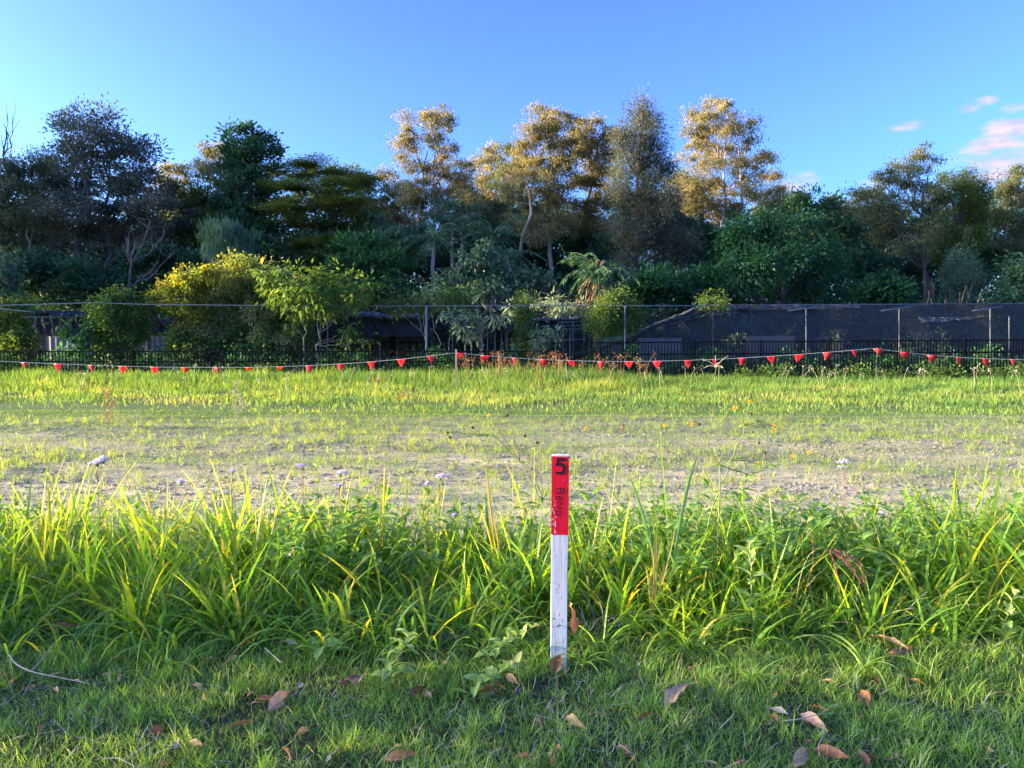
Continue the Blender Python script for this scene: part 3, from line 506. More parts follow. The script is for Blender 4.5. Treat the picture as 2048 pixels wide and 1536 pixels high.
def palm(label, bx, cy, D, n=16, L=2.2, r=.09, skirt=False, ll=.5, bark=GBARK, dr=.6):
    base = np.array([X(bx, D), D, 0.]); top = np.array(P(bx, cy, D)); root = thing('palm_tree', label, 'palm', base, None if skirt else 'slender palms among the trees')
    tb = MB(); p = wob(bez(base, (base + top) / 2 + rng.normal(0, .1, 3), top, 10), .03); tb.tube(p, [r * 1.3, r], 8); tb.build('trunk', bark, root, True, loc=base)
    fb = MB()
    for i in range(n):
        frond(fb, top, i * 2.4 + rng.uniform(-.2, .2), L * rng.uniform(.8, 1.1), rng.uniform(-.1, 1.35), rng.uniform(1.2, 2.1), ll=ll, dr=dr, n=34)
    fb.build('crown', PALMM, root, loc=base)
    if skirt:
        sk = MB()
        for i in range(70):
            a = rng.uniform(0, 6.28); z0 = rng.uniform(.1, 1.25); o = p[-1] + np.array([math.cos(a) * r, math.sin(a) * r, -z0])
            leafquads(sk, np.array([o]), np.array([[math.cos(a) * .55, math.sin(a) * .55, -1.1]]), rng.uniform(.6, 1.1), .09, None, 0)
        for i in range(9):
            a = rng.uniform(0, 6.28); o = p[-1]; e = o + np.array([math.cos(a) * .9, math.sin(a) * .4, -1.2 - rng.uniform(0, .6)]); sk.tube(bez(o, (o + e) / 2 + [math.cos(a) * .5, 0, .35], e, 6), [.05, .02], 4)
        for i in range(7):
            a = i * .9; e = p[-1] + np.array([math.cos(a) * .3, math.sin(a) * .3, .5]); sk.tube(bez(p[-1], (p[-1] + e) / 2, e, 4), [.045, .02], 4)
        sk.build('dead_frond_skirt', THATCH, root, loc=base)
palm('slender drooping palm above the glossy bush, leftmost of the palms', 745, 460, 41, ll=.8, dr=1.2)
palm('drooping palm second from the left, crown against orange-lit gum limbs', 800, 470, 40, ll=.8, dr=1.2)
palm('palm with arching fronds over dark gap beside blue-green clumps', 868, 480, 38, L=2.5)
palm('taller palm with upright fronds catching light in the centre', 925, 425, 44, L=2.4)
palm('palm with a pale trunk left of the elbowed gum', 905, 455, 41, L=2.2)
palm('dark palm rising beside the broad central gum', 985, 470, 40, L=2.4)
palm('low dark palm half hidden behind the blue-green clumps', 1015, 510, 39, L=2.2)
palm('full-crowned palm with a brown skirt of dead fronds', 1196, 545, 32.5, n=24, L=1.9, r=.14, skirt=True, bark=THATCH, ll=.55)

# ---------------------------------------------------------------- vine-smothered shrubs and saplings in front of them
def vine_mass(label, bx, D, lobes, mat=VINE, hang=0, name='vine_mound', cat='vine', L=.10, W=.07, dens=1.3, group=None, bark=BARK, cl=.3, val=None):
    dens *= 1.7; root = T(name, label, cat, bx, D, lobes, mat, bark, L, W, dens, 'droop', .022, cl=cl, val=val, fork=.15, deep=.5)
    if hang:
        mb = MB(); k = D / F; base = np.array([X(bx, D), D, 0.])
        for i in range(hang):
            x, y, rx, ry = lobes[rng.integers(len(lobes))]; o = np.array(P(x + rng.uniform(-rx, rx), y + ry * .3, D - rng.uniform(0, 1) * rx * k)); n = rng.integers(8, 22); h = rng.uniform(.4, 1.6)
            q = o + np.stack([rng.normal(0, .03, n), rng.normal(0, .03, n), -np.linspace(0, min(h, o[2] - .1), n)], 1); leafquads(mb, q, rng.normal(0, .6, (n, 3)) + [0, 0, -.8], .09, .06)
            mb.tube(q, .006, 3, .1)
        mb.build('hanging_strands', mat, root, loc=base)
    return root
vine_mass('vine-smothered post at the left edge, behind the low black fence', 30, 29.5, [(20, 612, 22, 12), (45, 612, 18, 12), (30, 635, 32, 16), (32, 660, 30, 18), (35, 690, 34, 20), (10, 715, 34, 18), (50, 715, 30, 16)], hang=16)
vine_mass('round green vine ball between the left edge and the golden mound', 235, 29, [(225, 598, 28, 14), (255, 605, 28, 14), (200, 620, 22, 16), (235, 628, 44, 20), (275, 632, 22, 22), (215, 655, 36, 20), (260, 660, 34, 20), (235, 690, 44, 20), (240, 715, 44, 18)], hang=30, L=.12, W=.06)
vine_mass('sunlit golden cap of creeper on the left shoulder of the big mound', 350, 29.2, [(310, 600, 16, 16), (325, 585, 20, 14), (350, 570, 24, 14), (375, 558, 22, 14), (395, 550, 18, 10), (350, 600, 26, 16), (390, 575, 22, 16), (370, 625, 22, 14), (330, 615, 14, 14), (415, 545, 18, 12), (440, 540, 16, 9), (405, 570, 12, 20), (470, 528, 16, 7), (500, 522, 16, 7)], SUNVINE, 26, dens=1.3, L=.11, W=.08)
vine_mass('huge tangled vine mound with brown twigs showing, left of centre', 450, 30.2, [(460, 540, 28, 12), (490, 535, 28, 14), (520, 550, 30, 18), (450, 565, 36, 20), (495, 575, 40, 24), (545, 590, 32, 26), (420, 600, 40, 24), (470, 615, 46, 26), (525, 630, 46, 28), (400, 640, 36, 24), (440, 655, 46, 26), (490, 670, 50, 26), (545, 670, 40, 26), (395, 690, 34, 22), (450, 700, 50, 22), (510, 710, 56, 22), (570, 705, 34, 22), (570, 565, 30, 18), (600, 590, 30, 22), (585, 625, 34, 24), (600, 665, 26, 24)], MOUND, 90, dens=1.1, L=.11, W=.06)
vine_mass('leafy green climber patch at the foot of the golden creeper', 360, 28.8, [(355, 670, 18, 14), (345, 695, 20, 16), (375, 700, 20, 20)], VINE, 14, L=.13, W=.08)
vine_mass('narrow column of creeper climbing a steel post in the centre', 1050, 29, [(1050, 600, 16, 8), (1050, 618, 18, 12), (1048, 640, 15, 14), (1050, 662, 14, 14), (1048, 685, 12, 14), (1050, 708, 11, 14)], VINE, 10, 'vine_column', L=.11, W=.05)
vine_mass('weeping creeper mop on a steel post above the fallen shade cloth', 1232, 28.8, [(1225, 592, 18, 8), (1245, 598, 18, 8), (1215, 610, 26, 12), (1250, 614, 24, 14), (1200, 632, 22, 16), (1235, 632, 30, 18), (1268, 635, 18, 16), (1225, 655, 26, 14), (1185, 640, 12, 16)], VINE, 40, L=.12, W=.035, dens=1.5)
vine_mass('small tuft of creeper growing over the top of the shade cloth', 1425, 29.3, [(1412, 602, 10, 4), (1428, 597, 12, 6), (1445, 603, 9, 4)], VINE, 0, 'creeper_tuft', L=.12, W=.04)
T('broadleaf_shrub', 'dark broad-leaved shrub poking out left of the round vine ball', 'shrub', 165, 28.8, [(125, 655, 14, 8), (140, 668, 18, 12), (165, 660, 20, 14), (185, 680, 22, 16), (150, 695, 20, 14)], DEEP, PBARK, .24, .13, 1.2, 'droop', .03, cl=.25)
T('saplings', 'airy sapling clump with big yellowing leaves and pale spotted stems', 'tree', 625, 28.6,
  [(530, 545, 20, 8), (560, 540, 22, 9), (595, 550, 34, 14), (640, 558, 34, 14), (685, 562, 34, 14), (730, 575, 22, 14), (560, 570, 34, 16), (610, 582, 36, 16), (660, 585, 36, 18), (710, 592, 28, 16), (570, 605, 32, 16), (625, 612, 38, 14), (680, 615, 30, 12), (600, 635, 22, 10), (590, 655, 14, 8), (700, 660, 18, 12), (735, 680, 10, 6), (690, 675, 12, 8)],
  LITE, PBARK, .24, .10, 1.15, 'droop', .036, stems=[612, 632], cl=.3, fork=.3)
T('olive_sapling', 'thin multi-stemmed sapling leaning over the black roll of shade cloth', 'tree', 880, 28.8, [(790, 605, 26, 9), (825, 598, 26, 10), (860, 602, 26, 10), (840, 615, 34, 10), (800, 620, 20, 6)], OLIVE, PBARK, .15, .06, .9, 'droop', .035, stems=[880, 868, 892], cl=.25, fork=.4)
T('light_green_sapling', 'bright light green leafy sapling top behind the galvanised post', 'tree', 905, 29.2, [(905, 585, 20, 9), (925, 592, 18, 10), (895, 600, 24, 12), (930, 608, 14, 10)], LITE, PBARK, .2, .06, 1.2, 'droop', .03, cl=.22, val=(0, .75))
T('tobacco_shrub', 'crooked white-stemmed shrub with drooping grey-green leaves beside the galvanised post', 'shrub', 945, 28, [(915, 640, 18, 8), (940, 625, 16, 8), (965, 635, 20, 8), (925, 660, 12, 10), (945, 670, 14, 9), (990, 632, 20, 6), (1010, 640, 14, 6), (955, 650, 12, 8), (880, 625, 12, 6)], TOBAC, PBARK, .3, .075, 1.1, 'droop', .035, stems=[930, 945, 958], cl=.2, fork=.2)
T('silver_shrub', 'pale silvery-leaved tree top showing above the sagging black cloth', 'shrub', 1110, 32.5, [(1075, 608, 20, 7), (1110, 603, 24, 8), (1145, 612, 22, 8), (1095, 620, 30, 8), (1020, 620, 20, 7), (1165, 622, 14, 8)], PALE, PBARK, .24, .06, 1.3, 'droop', .04, cl=.25)
T('mallow_shrub', 'grey-green woolly weed with drooping leaves right of the vine column', 'shrub', 1088, 28.2, [(1075, 662, 10, 6), (1095, 655, 12, 6), (1085, 680, 16, 9), (1080, 700, 16, 10), (1115, 672, 10, 9)], TOBAC, PBARK, .22, .07, 1.4, 'droop', .02, cl=.16)

# ---------------------------------------------------------------- shade houses
def cloth_mat(name, alpha=.85, dirt=(.55, .7), k=1.0):
    m, nt, N, L = newmat(name)
    tc = N('ShaderNodeTexCoord'); no = N('ShaderNodeTexNoise'); no.inputs['Scale'].default_value = 3.2; no.inputs['Detail'].default_value = 7; no.inputs['Roughness'].default_value = .75; L(tc.outputs['Object'], no.inputs['Vector'])
    n2 = N('ShaderNodeTexNoise'); n2.inputs['Scale'].default_value = 20; n2.inputs['Detail'].default_value = 6; n2.inputs['Roughness'].default_value = .8; L(tc.outputs['Object'], n2.inputs['Vector'])
    at = N('ShaderNodeAttribute'); at.attribute_name = 'v'
    r = ramp_node(N, [(.3, (.013 * k, .017 * k, .023 * k)), (.7, (.036 * k, .045 * k, .058 * k))]); L(no.outputs[0], r.inputs[0])
    # pale bird lime and leaf litter lying where the attribute says the cloth is folded
    mu = N('ShaderNodeMath'); mu.operation = 'MULTIPLY'; L(n2.outputs[0], mu.inputs[0]); L(at.outputs['Fac'], mu.inputs[1])
    d = ramp_node(N, [(dirt[0], (0, 0, 0)), (dirt[1], (1, 1, 1))]); L(mu.outputs[0], d.inputs[0])
    mx = N('ShaderNodeMix'); mx.data_type = 'RGBA'; L(d.outputs[0], mx.inputs[0]); L(r.outputs[0], mx.inputs[6]); mx.inputs[7].default_value = (.42, .45, .48, 1)
    b = N('ShaderNodeBsdfPrincipled'); b.inputs['Roughness'].default_value = .6; b.inputs['Specular IOR Level'].default_value = .3; L(mx.outputs[2], b.inputs['Base Color'])
    tr = N('ShaderNodeBsdfTransparent'); ms = N('ShaderNodeMixShader'); ms.inputs[0].default_value = alpha; L(tr.outputs[0], ms.inputs[1]); L(b.outputs[0], ms.inputs[2])
    o = N('ShaderNodeOutputMaterial'); L(ms.outputs[0], o.inputs[0]); return m
CLOTH = cloth_mat('shade_cloth', .62, (.42, .62), 1.5); CLOTHD = cloth_mat('folded_shade_cloth', .98, (.50, .60))
WALLM = surf('grey_sheet_metal', [(.3, (.30, .31, .31)), (.7, (.42, .43, .43))], 3, .6, .05)
def sheet(mb, p00, p10, p11, p01, nu, nv, bump, val=.5, sag=0.0):
    u, v = np.meshgrid(np.linspace(0, 1, nu), np.linspace(0, 1, nv)); u = u[..., None]; v = v[..., None]
    a = [np.asarray(q, float) for q in (p00, p10, p11, p01)]
    pt = (1 - u) * (1 - v) * a[0] + u * (1 - v) * a[1] + u * v * a[2] + (1 - u) * v * a[3]
    n = np.cross(a[1] - a[0], a[3] - a[0]); n /= np.linalg.norm(n)
    w = np.zeros(u.shape)
    for k in range(6):
        w += np.sin(u * rng.uniform(6, 50) + rng.uniform(0, 6) + v * rng.uniform(2, 9)) * rng.uniform(.3, 1)
    w *= bump / 3; pt = pt + n * w; pt[..., 2:3] -= sag * 4 * u * (1 - u)
    i = (np.arange(nv - 1)[:, None] * nu + np.arange(nu - 1)[None]).ravel(); f = np.stack([i, i + 1, i + nu + 1, i + nu], -1)
    mb.add(pt.reshape(-1, 3), f, val if np.isscalar(val) else np.asarray(val).reshape(-1)[:len(f)])
    return pt
def roll_tube(mb, pts, r, val=.9, n=10):
    pts = np.asarray(pts, float); m = 60; t = np.linspace(0, 1, m); tt = np.linspace(0, 1, len(pts)); p = np.stack([np.interp(t, tt, pts[:, i]) for i in range(3)], 1)
    p += np.stack([np.convolve(rng.normal(0, r * .5, m), np.ones(4) / 4, 'same') for _ in range(3)], 1)
    mb.tube(p, r * rng.uniform(.75, 1.25, m), n, val)
# right-hand shade house: still standing, its front hung with black netting
DH = 30.0
sh = thing('shade_house', 'standing black netted shade house filling the right behind the tall fence', 'shade house', (X(1700, DH), DH, 0)); o_ = np.array([X(1700, DH), DH, 0])
def PD(x, y, D=DH): return np.array(P(x, y, D))
mb = MB(); tl, tr_ = PD(1405, 611), PD(2400, 607); bl, br = PD(1405, 611), PD(2400, 607); bl[2] = br[2] = .05
sheet(mb, bl, br, tr_, tl, 260, 26, .05, .45)
a, b_ = PD(1405, 613), PD(1185, 706); c_ = b_.copy(); c_[2] = .05; c2 = a.copy(); c2[2] = .05
u = np.linspace(0, 1, 50)
v_ = []; nv = 14
for i in u:
    top = a * (1 - i) + b_ * i
    for j in np.linspace(0, 1, nv): v_.append([top[0], top[1] + .04 * math.sin(i * 31 + j * 5), .05 + (top[2] - .05) * (1 - j)])
idx = (np.arange(49)[:, None] * nv + np.arange(nv - 1)[None]).ravel(); mb.add(v_, np.stack([idx, idx + 1, idx + nv + 1, idx + nv], -1), .4)
mb.build('front_netting', CLOTH, sh, loc=o_)
mb = MB(); sheet(mb, tl + [0, .02, .03], tr_ + [0, .02, .03], tr_ + [0, 9, -.1], tl + [0, 9, -.1], 60, 14, .06, .4); mb.build('roof_netting', CLOTH, sh, loc=o_)
mb = MB(); roll_tube(mb, [PD(1500, 618, DH - .1), PD(1410, 622, DH - .1), PD(1330, 645, DH - .12), PD(1250, 680, DH - .15), PD(1185, 702, DH - .2), PD(1150, 712, DH - .2)], .075, .9)
roll_tube(mb, [PD(1445, 611, DH - .12), PD(1390, 618, DH - .16), PD(1310, 650, DH - .2), PD(1240, 682, DH - .22)], .06, .95)
for k in range(5):
    sheet(mb, PD(1320 + k * 24, 654 - k * 8, DH - .1), PD(1420 + k * 14, 630, DH - .1), PD(1430 + k * 14, 612, DH - .06), PD(1370 + k * 14, 622 - k * 2, DH - .06), 20, 5, .08, .95)
mb.build('folded_netting', CLOTHD, sh, loc=o_)
mb = MB(); sheet(mb, PD(1440, 622, DH - .06), PD(1720, 617, DH - .06), PD(1720, 609, DH - .05), PD(1440, 609, DH - .05), 60, 5, .04, .93); sheet(mb, PD(1840, 645, DH - .06), PD(1985, 632, DH - .06), PD(1985, 629, DH - .06), PD(1835, 633, DH - .06), 60, 5, .06, .97, sag=.06)
mb.build('littered_fold', CLOTHD, sh, loc=o_)
for x in (1612, 1798, 1980, 2170):
    mb = MB(); mb.tube([[X(x, DH - .2), DH - .2, 0], PD(x, 617, DH - .2)], .016, 8); mb.build('post', GALV, sh, loc=o_)
    mb = MB(); mb.tube([PD(x - 36, 622, DH - .25), PD(x + 24, 613, DH - .25)], .026, 8); mb.build('cross_arm', GALV, sh, loc=o_)
mb = MB(); mb.tube([PD(2018, 632, DH - .2), [X(2018, DH - .2), DH - .2, 0]], .018, 6); mb.tube([PD(1404, 610, DH), PD(2400, 606, DH)], .02, 6); mb.build('ridge_cable', GALV, sh, loc=o_)
for x, w, yt in ((1215, 60, 672), (1540, 100, 672), (1320, 90, 676)):
    mb = MB(); pl = PD(x, yt, DH + 3); mb.box((pl[0], DH + 3, pl[2] / 2), (w * .0205, .05, pl[2])); mb.build('pale_panel', WALLM, sh, loc=o_)
mb = MB()
for i in range(26):
    x = rng.uniform(1430, 2100); w = np.array([X(x, DH + 2), DH + rng.uniform(.8, 5), 0]); h = rng.uniform(.8, 2.2); q = w + np.stack([rng.normal(0, .18, 160), rng.normal(0, .18, 160), rng.uniform(.1, h, 160)], 1); leafquads(mb, q, rng.normal(0, 1, (160, 3)), .2, .08)
mb.build('nursery_plants', TOBAC, sh, loc=o_)
# left-hand shade houses: roof netting sagging, interior dark
DL = 31.0
sl = thing('shade_house', 'collapsing black netted shade house with sagging roof along the left and centre', 'shade house', (X(600, DL), DL, 0)); o_ = np.array([X(600, DL), DL, 0])
mb = MB()
for (x0, x1, y0, y1, sg, hb) in [(-120, 62, 628, 626, .15, 655), (62, 185, 622, 632, .1, 668), (180, 300, 632, 640, .1, 668), (295, 420, 640, 634, .12, 664), (400, 700, 634, 630, .1, 668), (690, 860, 632, 634, .02, 668), (860, 1000, 634, 634, .1, 656), (1000, 1175, 634, 636, .06, 655)]:
    A, B = PD(x0, y0, DL), PD(x1, y1, DL); sheet(mb, A, B, B + [0, 5, .15], A + [0, 5, .15], 40, 12, .08, .5, sg)
    Ab, Bb = PD(x0, hb + rng.uniform(-4, 6), DL + .1), PD(x1, hb + rng.uniform(-6, 6), DL + .1); sheet(mb, Ab, Bb, B + [0, .03, 0], A + [0, .03, 0], 50, 10, .12, .5, sg)
mb.build('roof_netting', CLOTHD, sl, loc=o_)
mb = MB(); roll_tube(mb, [PD(695, 629, DL - .15), PD(760, 632, DL - .15), PD(860, 634, DL - .15)], .11, 1.0); mb.build('littered_fold', CLOTHD, sl, loc=o_); mb = MB(); roll_tube(mb, [PD(60, 622, DL - .1), PD(120, 630, DL - .1), PD(185, 634, DL - .1)], .08, .85); mb.build('littered_fold', CLOTHD, sl, loc=o_); mb = MB(); roll_tube(mb, [PD(1060, 637, DL - .1), PD(1120, 640, DL - .1), PD(1180, 633, DL - .1)], .07, .95); mb.build('littered_fold', CLOTHD, sl, loc=o_); mb = MB(); roll_tube(mb, [PD(330, 637, DL - .1), PD(380, 637, DL - .1), PD(420, 636, DL - .1)], .05, 1.0)
mb.build('littered_fold', CLOTHD, sl, loc=o_)
mb = MB(); sheet(mb, [X(-150, 36), 36, 0], [X(1240, 36), 36, 0], PD(1240, 640, 36), PD(-150, 640, 36), 80, 6, .1, .3); mb.build('back_netting', CLOTH, sl, loc=o_)
for x in (64, 300, 420, 560, 640, 655, 700, 760, 905, 962, 975, 990, 1003, 1014, 1140, 1215):
    mb = MB(); D_ = DL + (.4 if x not in (640, 655) else -.3); mb.tube([[X(x, D_), D_, 0], PD(x, 632, D_)], .03 if x in (640, 655) else .024, 6); mb.build('post', GALV, sl, loc=o_)
mb = MB(); mb.box(tuple(PD(785, 700, 31.4)), (.22, .2, 1.9)); mb.tube([PD(700, 685, 31.4), PD(860, 685, 31.4)], .025, 6); mb.build('dark_door_frame', BLACKM, sl, loc=o_)
# steel frame of galvanised posts with a long top pipe, standing in front
fr = thing('steel_trellis', 'long galvanised top pipe on tall steel posts running above the shade houses', 'frame', (X(853, 28.3), 28.3, 0)); o_ = np.array([X(853, 28.3), 28.3, 0])
for i, (x, y) in enumerate(((853, 612), (1250, 611), (1052, 612))):
    mb = MB(); dz = 28.3 if x in (853, 1250) else 29.5; mb.tube([[X(x, dz), dz, 0], PD(x, y, dz)], .045 if x == 853 else .025, 8); mb.build('post', GALV, fr, True, loc=o_)
mb = MB(); mb.tube([PD(-120, 614, 28.3), PD(0, 611, 28.3), PD(185, 605.5, 28.3), PD(300, 609, 28.3), PD(600, 612, 28.3), PD(853, 612, 28.3), PD(1250, 611.5, 28.3), PD(1420, 611.5, 28.3)], .019, 8); mb.build('top_pipe', GALV, fr, True, loc=o_)
mb = MB(); mb.tube([PD(-60, 611, 28.9), PD(45, 622, 28.9), PD(70, 625, 28.9)], .03, 6); mb.tube([PD(45, 634, 29), PD(180, 634, 29)], .015, 5); mb.build('lower_wire', GALV, fr, True, loc=o_)
# corrugated sheet fence, water tub, pipe rack
sf = thing('sheet_fence', 'grey sheet-metal fence panels in shade behind the round vine ball', 'fence', (X(220, 30.6), 30.6, 0)); o_ = np.array([X(220, 30.6), 30.6, 0])
for x0, x1 in ((95, 160), (163, 228), (231, 296), (299, 362)):
    A, B = X(x0, 30.6), X(x1, 30.6); n = 24; xs = np.linspace(A, B, n); ys = 30.6 + .015 * np.sign(np.sin(np.arange(n) * 1.57)); h = PD(x0, 673, 30.6)[2]
    v = np.concatenate([np.stack([xs, ys, np.zeros(n)], 1), np.stack([xs, ys, np.full(n, h)], 1)]); i = np.arange(n - 1); mb = MB(); mb.add(v, np.stack([i, i + 1, i + n + 1, i + n], -1)); mb.build('panel', WALLM, sf, loc=o_)
    mb = MB(); mb.box((B + .03, 30.57, h / 2 + .02), (.05, .06, h + .04)); mb.build('post', WALLM, sf, loc=o_)
tub = thing('water_tank', 'squat grey-green plastic tank behind the vine column', 'tank', (X(1050, 29.6), 29.6, 0)); o_ = np.array([X(1050, 29.6), 29.6, 0])
TANK = plain('grey_green_plastic', (.16, .22, .21), .45)
mb = MB(); zt = PD(1050, 688, 29.6)[2]; n = 28
for z0, z1, r0, r1 in ((0, zt - .08, .52, .54),):
    mb.tube([[o_[0], 29.6, z] for z in np.linspace(z0, z1, 9)], .52 + .02 * (np.arange(9) % 2), n)
mb.build('body', TANK, tub, True, loc=o_)
mb = MB(); mb.tube([[o_[0], 29.6, zt - .08 + z] for z in (0, .03, .07, .10, .12)], [.56, .57, .5, .3, .08], n); mb.build('lid', TANK, tub, True, loc=o_)
rk = thing('pipe_rack', 'rack of pale horizontal pipes behind the mallow weed', 'rack', (X(1145, 29.8), 29.8, 0)); o_ = np.array([X(1145, 29.8), 29.8, 0])
for y, a, b in ((642, 1115, 1180), (650, 1110, 1172), (657, 1122, 1175), (678, 1120, 1170)):
    mb = MB(); mb.tube([PD(a, y + 3, 29.8), PD(b, y, 29.9)], .022, 6); mb.build('rail', GALV, rk, loc=o_)
for x in (1126, 1146, 1168):
    mb = MB(); mb.tube([PD(x, 645, 29.85), [X(x, 29.85), 29.85, 0]], .02, 6); mb.build('leg', GALV, rk, loc=o_)

# ---------------------------------------------------------------- black tubular fences
def fence(label, xs, D, top, rails, bars, zs=0):
    x0 = X(xs[0], D); root = thing('metal_fence', label, 'fence', (x0, D, 0)); o = np.array([x0, D, 0])
    H = lambda x: PD(x, top(x), D)[2]
    for x in xs:
        mb = MB(); h = H(x) + .05; mb.box((X(x, D), D, h / 2), (.065, .065, h)); mb.box((X(x, D), D, h + .012), (.075, .075, .02)); mb.build('post', BLACKM, root, loc=o)
    for a, b in zip(xs[:-1], xs[1:]):
        mb = MB(); A, B = X(a, D) + .034, X(b, D) - .034; ha, hb = H(a), H(b)
        for fr_ in rails:
            za, zb = (ha - fr_, hb - fr_) if fr_ < 1 else (.12, .12)
            mb.add([[A, D - .018, za - .022], [A, D + .018, za - .022], [A, D + .018, za + .022], [A, D - .018, za + .022], [B, D - .018, zb - .022], [B, D + .018, zb - .022], [B, D + .018, zb + .022], [B, D - .018, zb + .022]],
                   [[0, 1, 5, 4], [1, 2, 6, 5], [2, 3, 7, 6], [3, 0, 4, 7]])
        n = bars
        for i in range(n):
            t = (i + .5) / n; x = A + (B - A) * t; h = ha + (hb - ha) * t; mb.box((x, D, (h + .12) / 2), (.025, .02, h - .12 - .03))
        mb.build('picket_panel', BLACKM, root, loc=o)
fence('taller black tubular steel fence across the right half, three rails', [1103, 1246, 1385, 1520, 1656, 1792, 1926, 2060, 2194, 2328], 27, lambda x: 686 - (x - 1103) * .0065, (0, .42, 2), 21)
fence('lower black tubular steel fence along the left half', [-280, -100, 81, 267, 448, 628, 808, 985, 1100], 27.05, lambda x: 703, (0, .36, 2), 27)

# ---------------------------------------------------------------- pennant lines and their stakes
PEN = leafmat('red_pennant_vinyl', [(0, (.70, .03, .06)), (1, (.88, .08, .10))], .35, (1, .5, .5), .45, .4)
PENO = leafmat('orange_pennant_vinyl', [(0, (.8, .10, .02)), (1, (.85, .16, .04))], .35, (1, .7, .5), .45, .4)
CORD = plain('pale_cord', (.55, .56, .55), .6)
DP = 22.0
def bunting(label, pts, flags, D=DP):
    o = PD(pts[0][0], pts[0][1], D); root = thing('pennant_line', label, 'bunting', o, 'red pennant lines across the field')
    xs = np.array([p[0] for p in pts], float); ys = np.array([p[1] for p in pts], float); xx = np.linspace(xs[0], xs[-1], 60)
    cf = np.polyfit(xs, ys, min(len(xs) - 1, 3)); yy = np.polyval(cf, xx); p = np.array([PD(a, b, D) for a, b in zip(xx, yy)]); mb = MB(); mb.tube(p, .0065, 5); mb.build('cord', CORD, root, loc=o)
    for (x, hf) in flags:
        y = np.polyval(cf, x); q = PD(x, y, D); w, h = .13, .22 * hf; tw = rng.normal(0, .4); h *= rng.uniform(.88, 1.1); cx, sx = math.cos(tw), math.sin(tw); sw = rng.normal(0, .03); n = 6; v = []
        for side in (0, .0016):
            for i in range(n + 1):
                t = i / n; ww = w * (1 - t) + .002
                bx_ = .035 * math.sin(t * 3 + tw * 4)
                for s_ in (-1, 1): v.append([q[0] + s_ * ww * cx + sw * t, q[1] + s_ * ww * sx + bx_ + side, q[2] - h * t])
        f = []; m = 2 * (n + 1)
        for i in range(n):
            a = 2 * i; f += [[a, a + 1, a + 3, a + 2], [m + a, m + a + 2, m + a + 3, m + a + 1], [a, a + 2, m + a + 2, m + a], [a + 1, m + a + 1, m + a + 3, a + 3]]
        f.append([0, m, m + 1, 1])
        mb = MB(); mb.add(v, f, rng.random()); mb.build('pennant', PENO if hf < .8 else PEN, root, loc=o)
bunting('left red pennant line sagging into the long grass', [(-140, 716), (0, 721), (160, 731), (330, 734), (520, 734), (700, 727), (840, 714), (909, 706)],
        [(-75, 1), (-15, 1), (49, 1), (115, 1), (183, 1), (245, 1), (308, .95), (371, .75), (434, .9), (497, .55), (559, .5), (620, 1), (682, 1), (743, 1), (802, 1), (862, 1)])
bunting('middle red pennant line between the two stakes', [(914, 706), (1000, 713), (1120, 721), (1250, 723), (1400, 719.5), (1560, 712), (1680, 702), (1750, 697)],
        [(918, .8), (969, 1), (1028, 1), (1087, 1), (1143, 1), (1202, 1), (1258, 1), (1314, 1), (1377, 1), (1430, 1), (1485, 1), (1542, 1), (1598, 1), (1654, 1), (1709, 1)])
bunting('right red pennant line running out of the frame', [(1752, 697), (1850, 709), (1940, 716), (2048, 719), (2200, 718), (2330, 712)], [(1755, .9), (1808, 1), (1863, 1), (1919, 1), (1973, 1), (2027, 1), (2085, 1), (2145, 1)])
def stake(label, x, y, w, mat):
    q = PD(x, y, DP); o = (q[0], DP, 0); mb = MB(); mb.box((0, .012, q[2] / 2), (w, w * .8, q[2])); mb.box((0, .012, q[2] + .004), (w * .8, w * .6, .008))
    r = mb.build('wooden_stake', mat, None); r.location = o; tag(r, label, 'stake')
stake('raw timber stake holding up the pennant line near the centre', 912, 699, .06, WOOD)
stake('thin grey stake at the right peak of the pennant line', 1754, 696, .014, GALV)

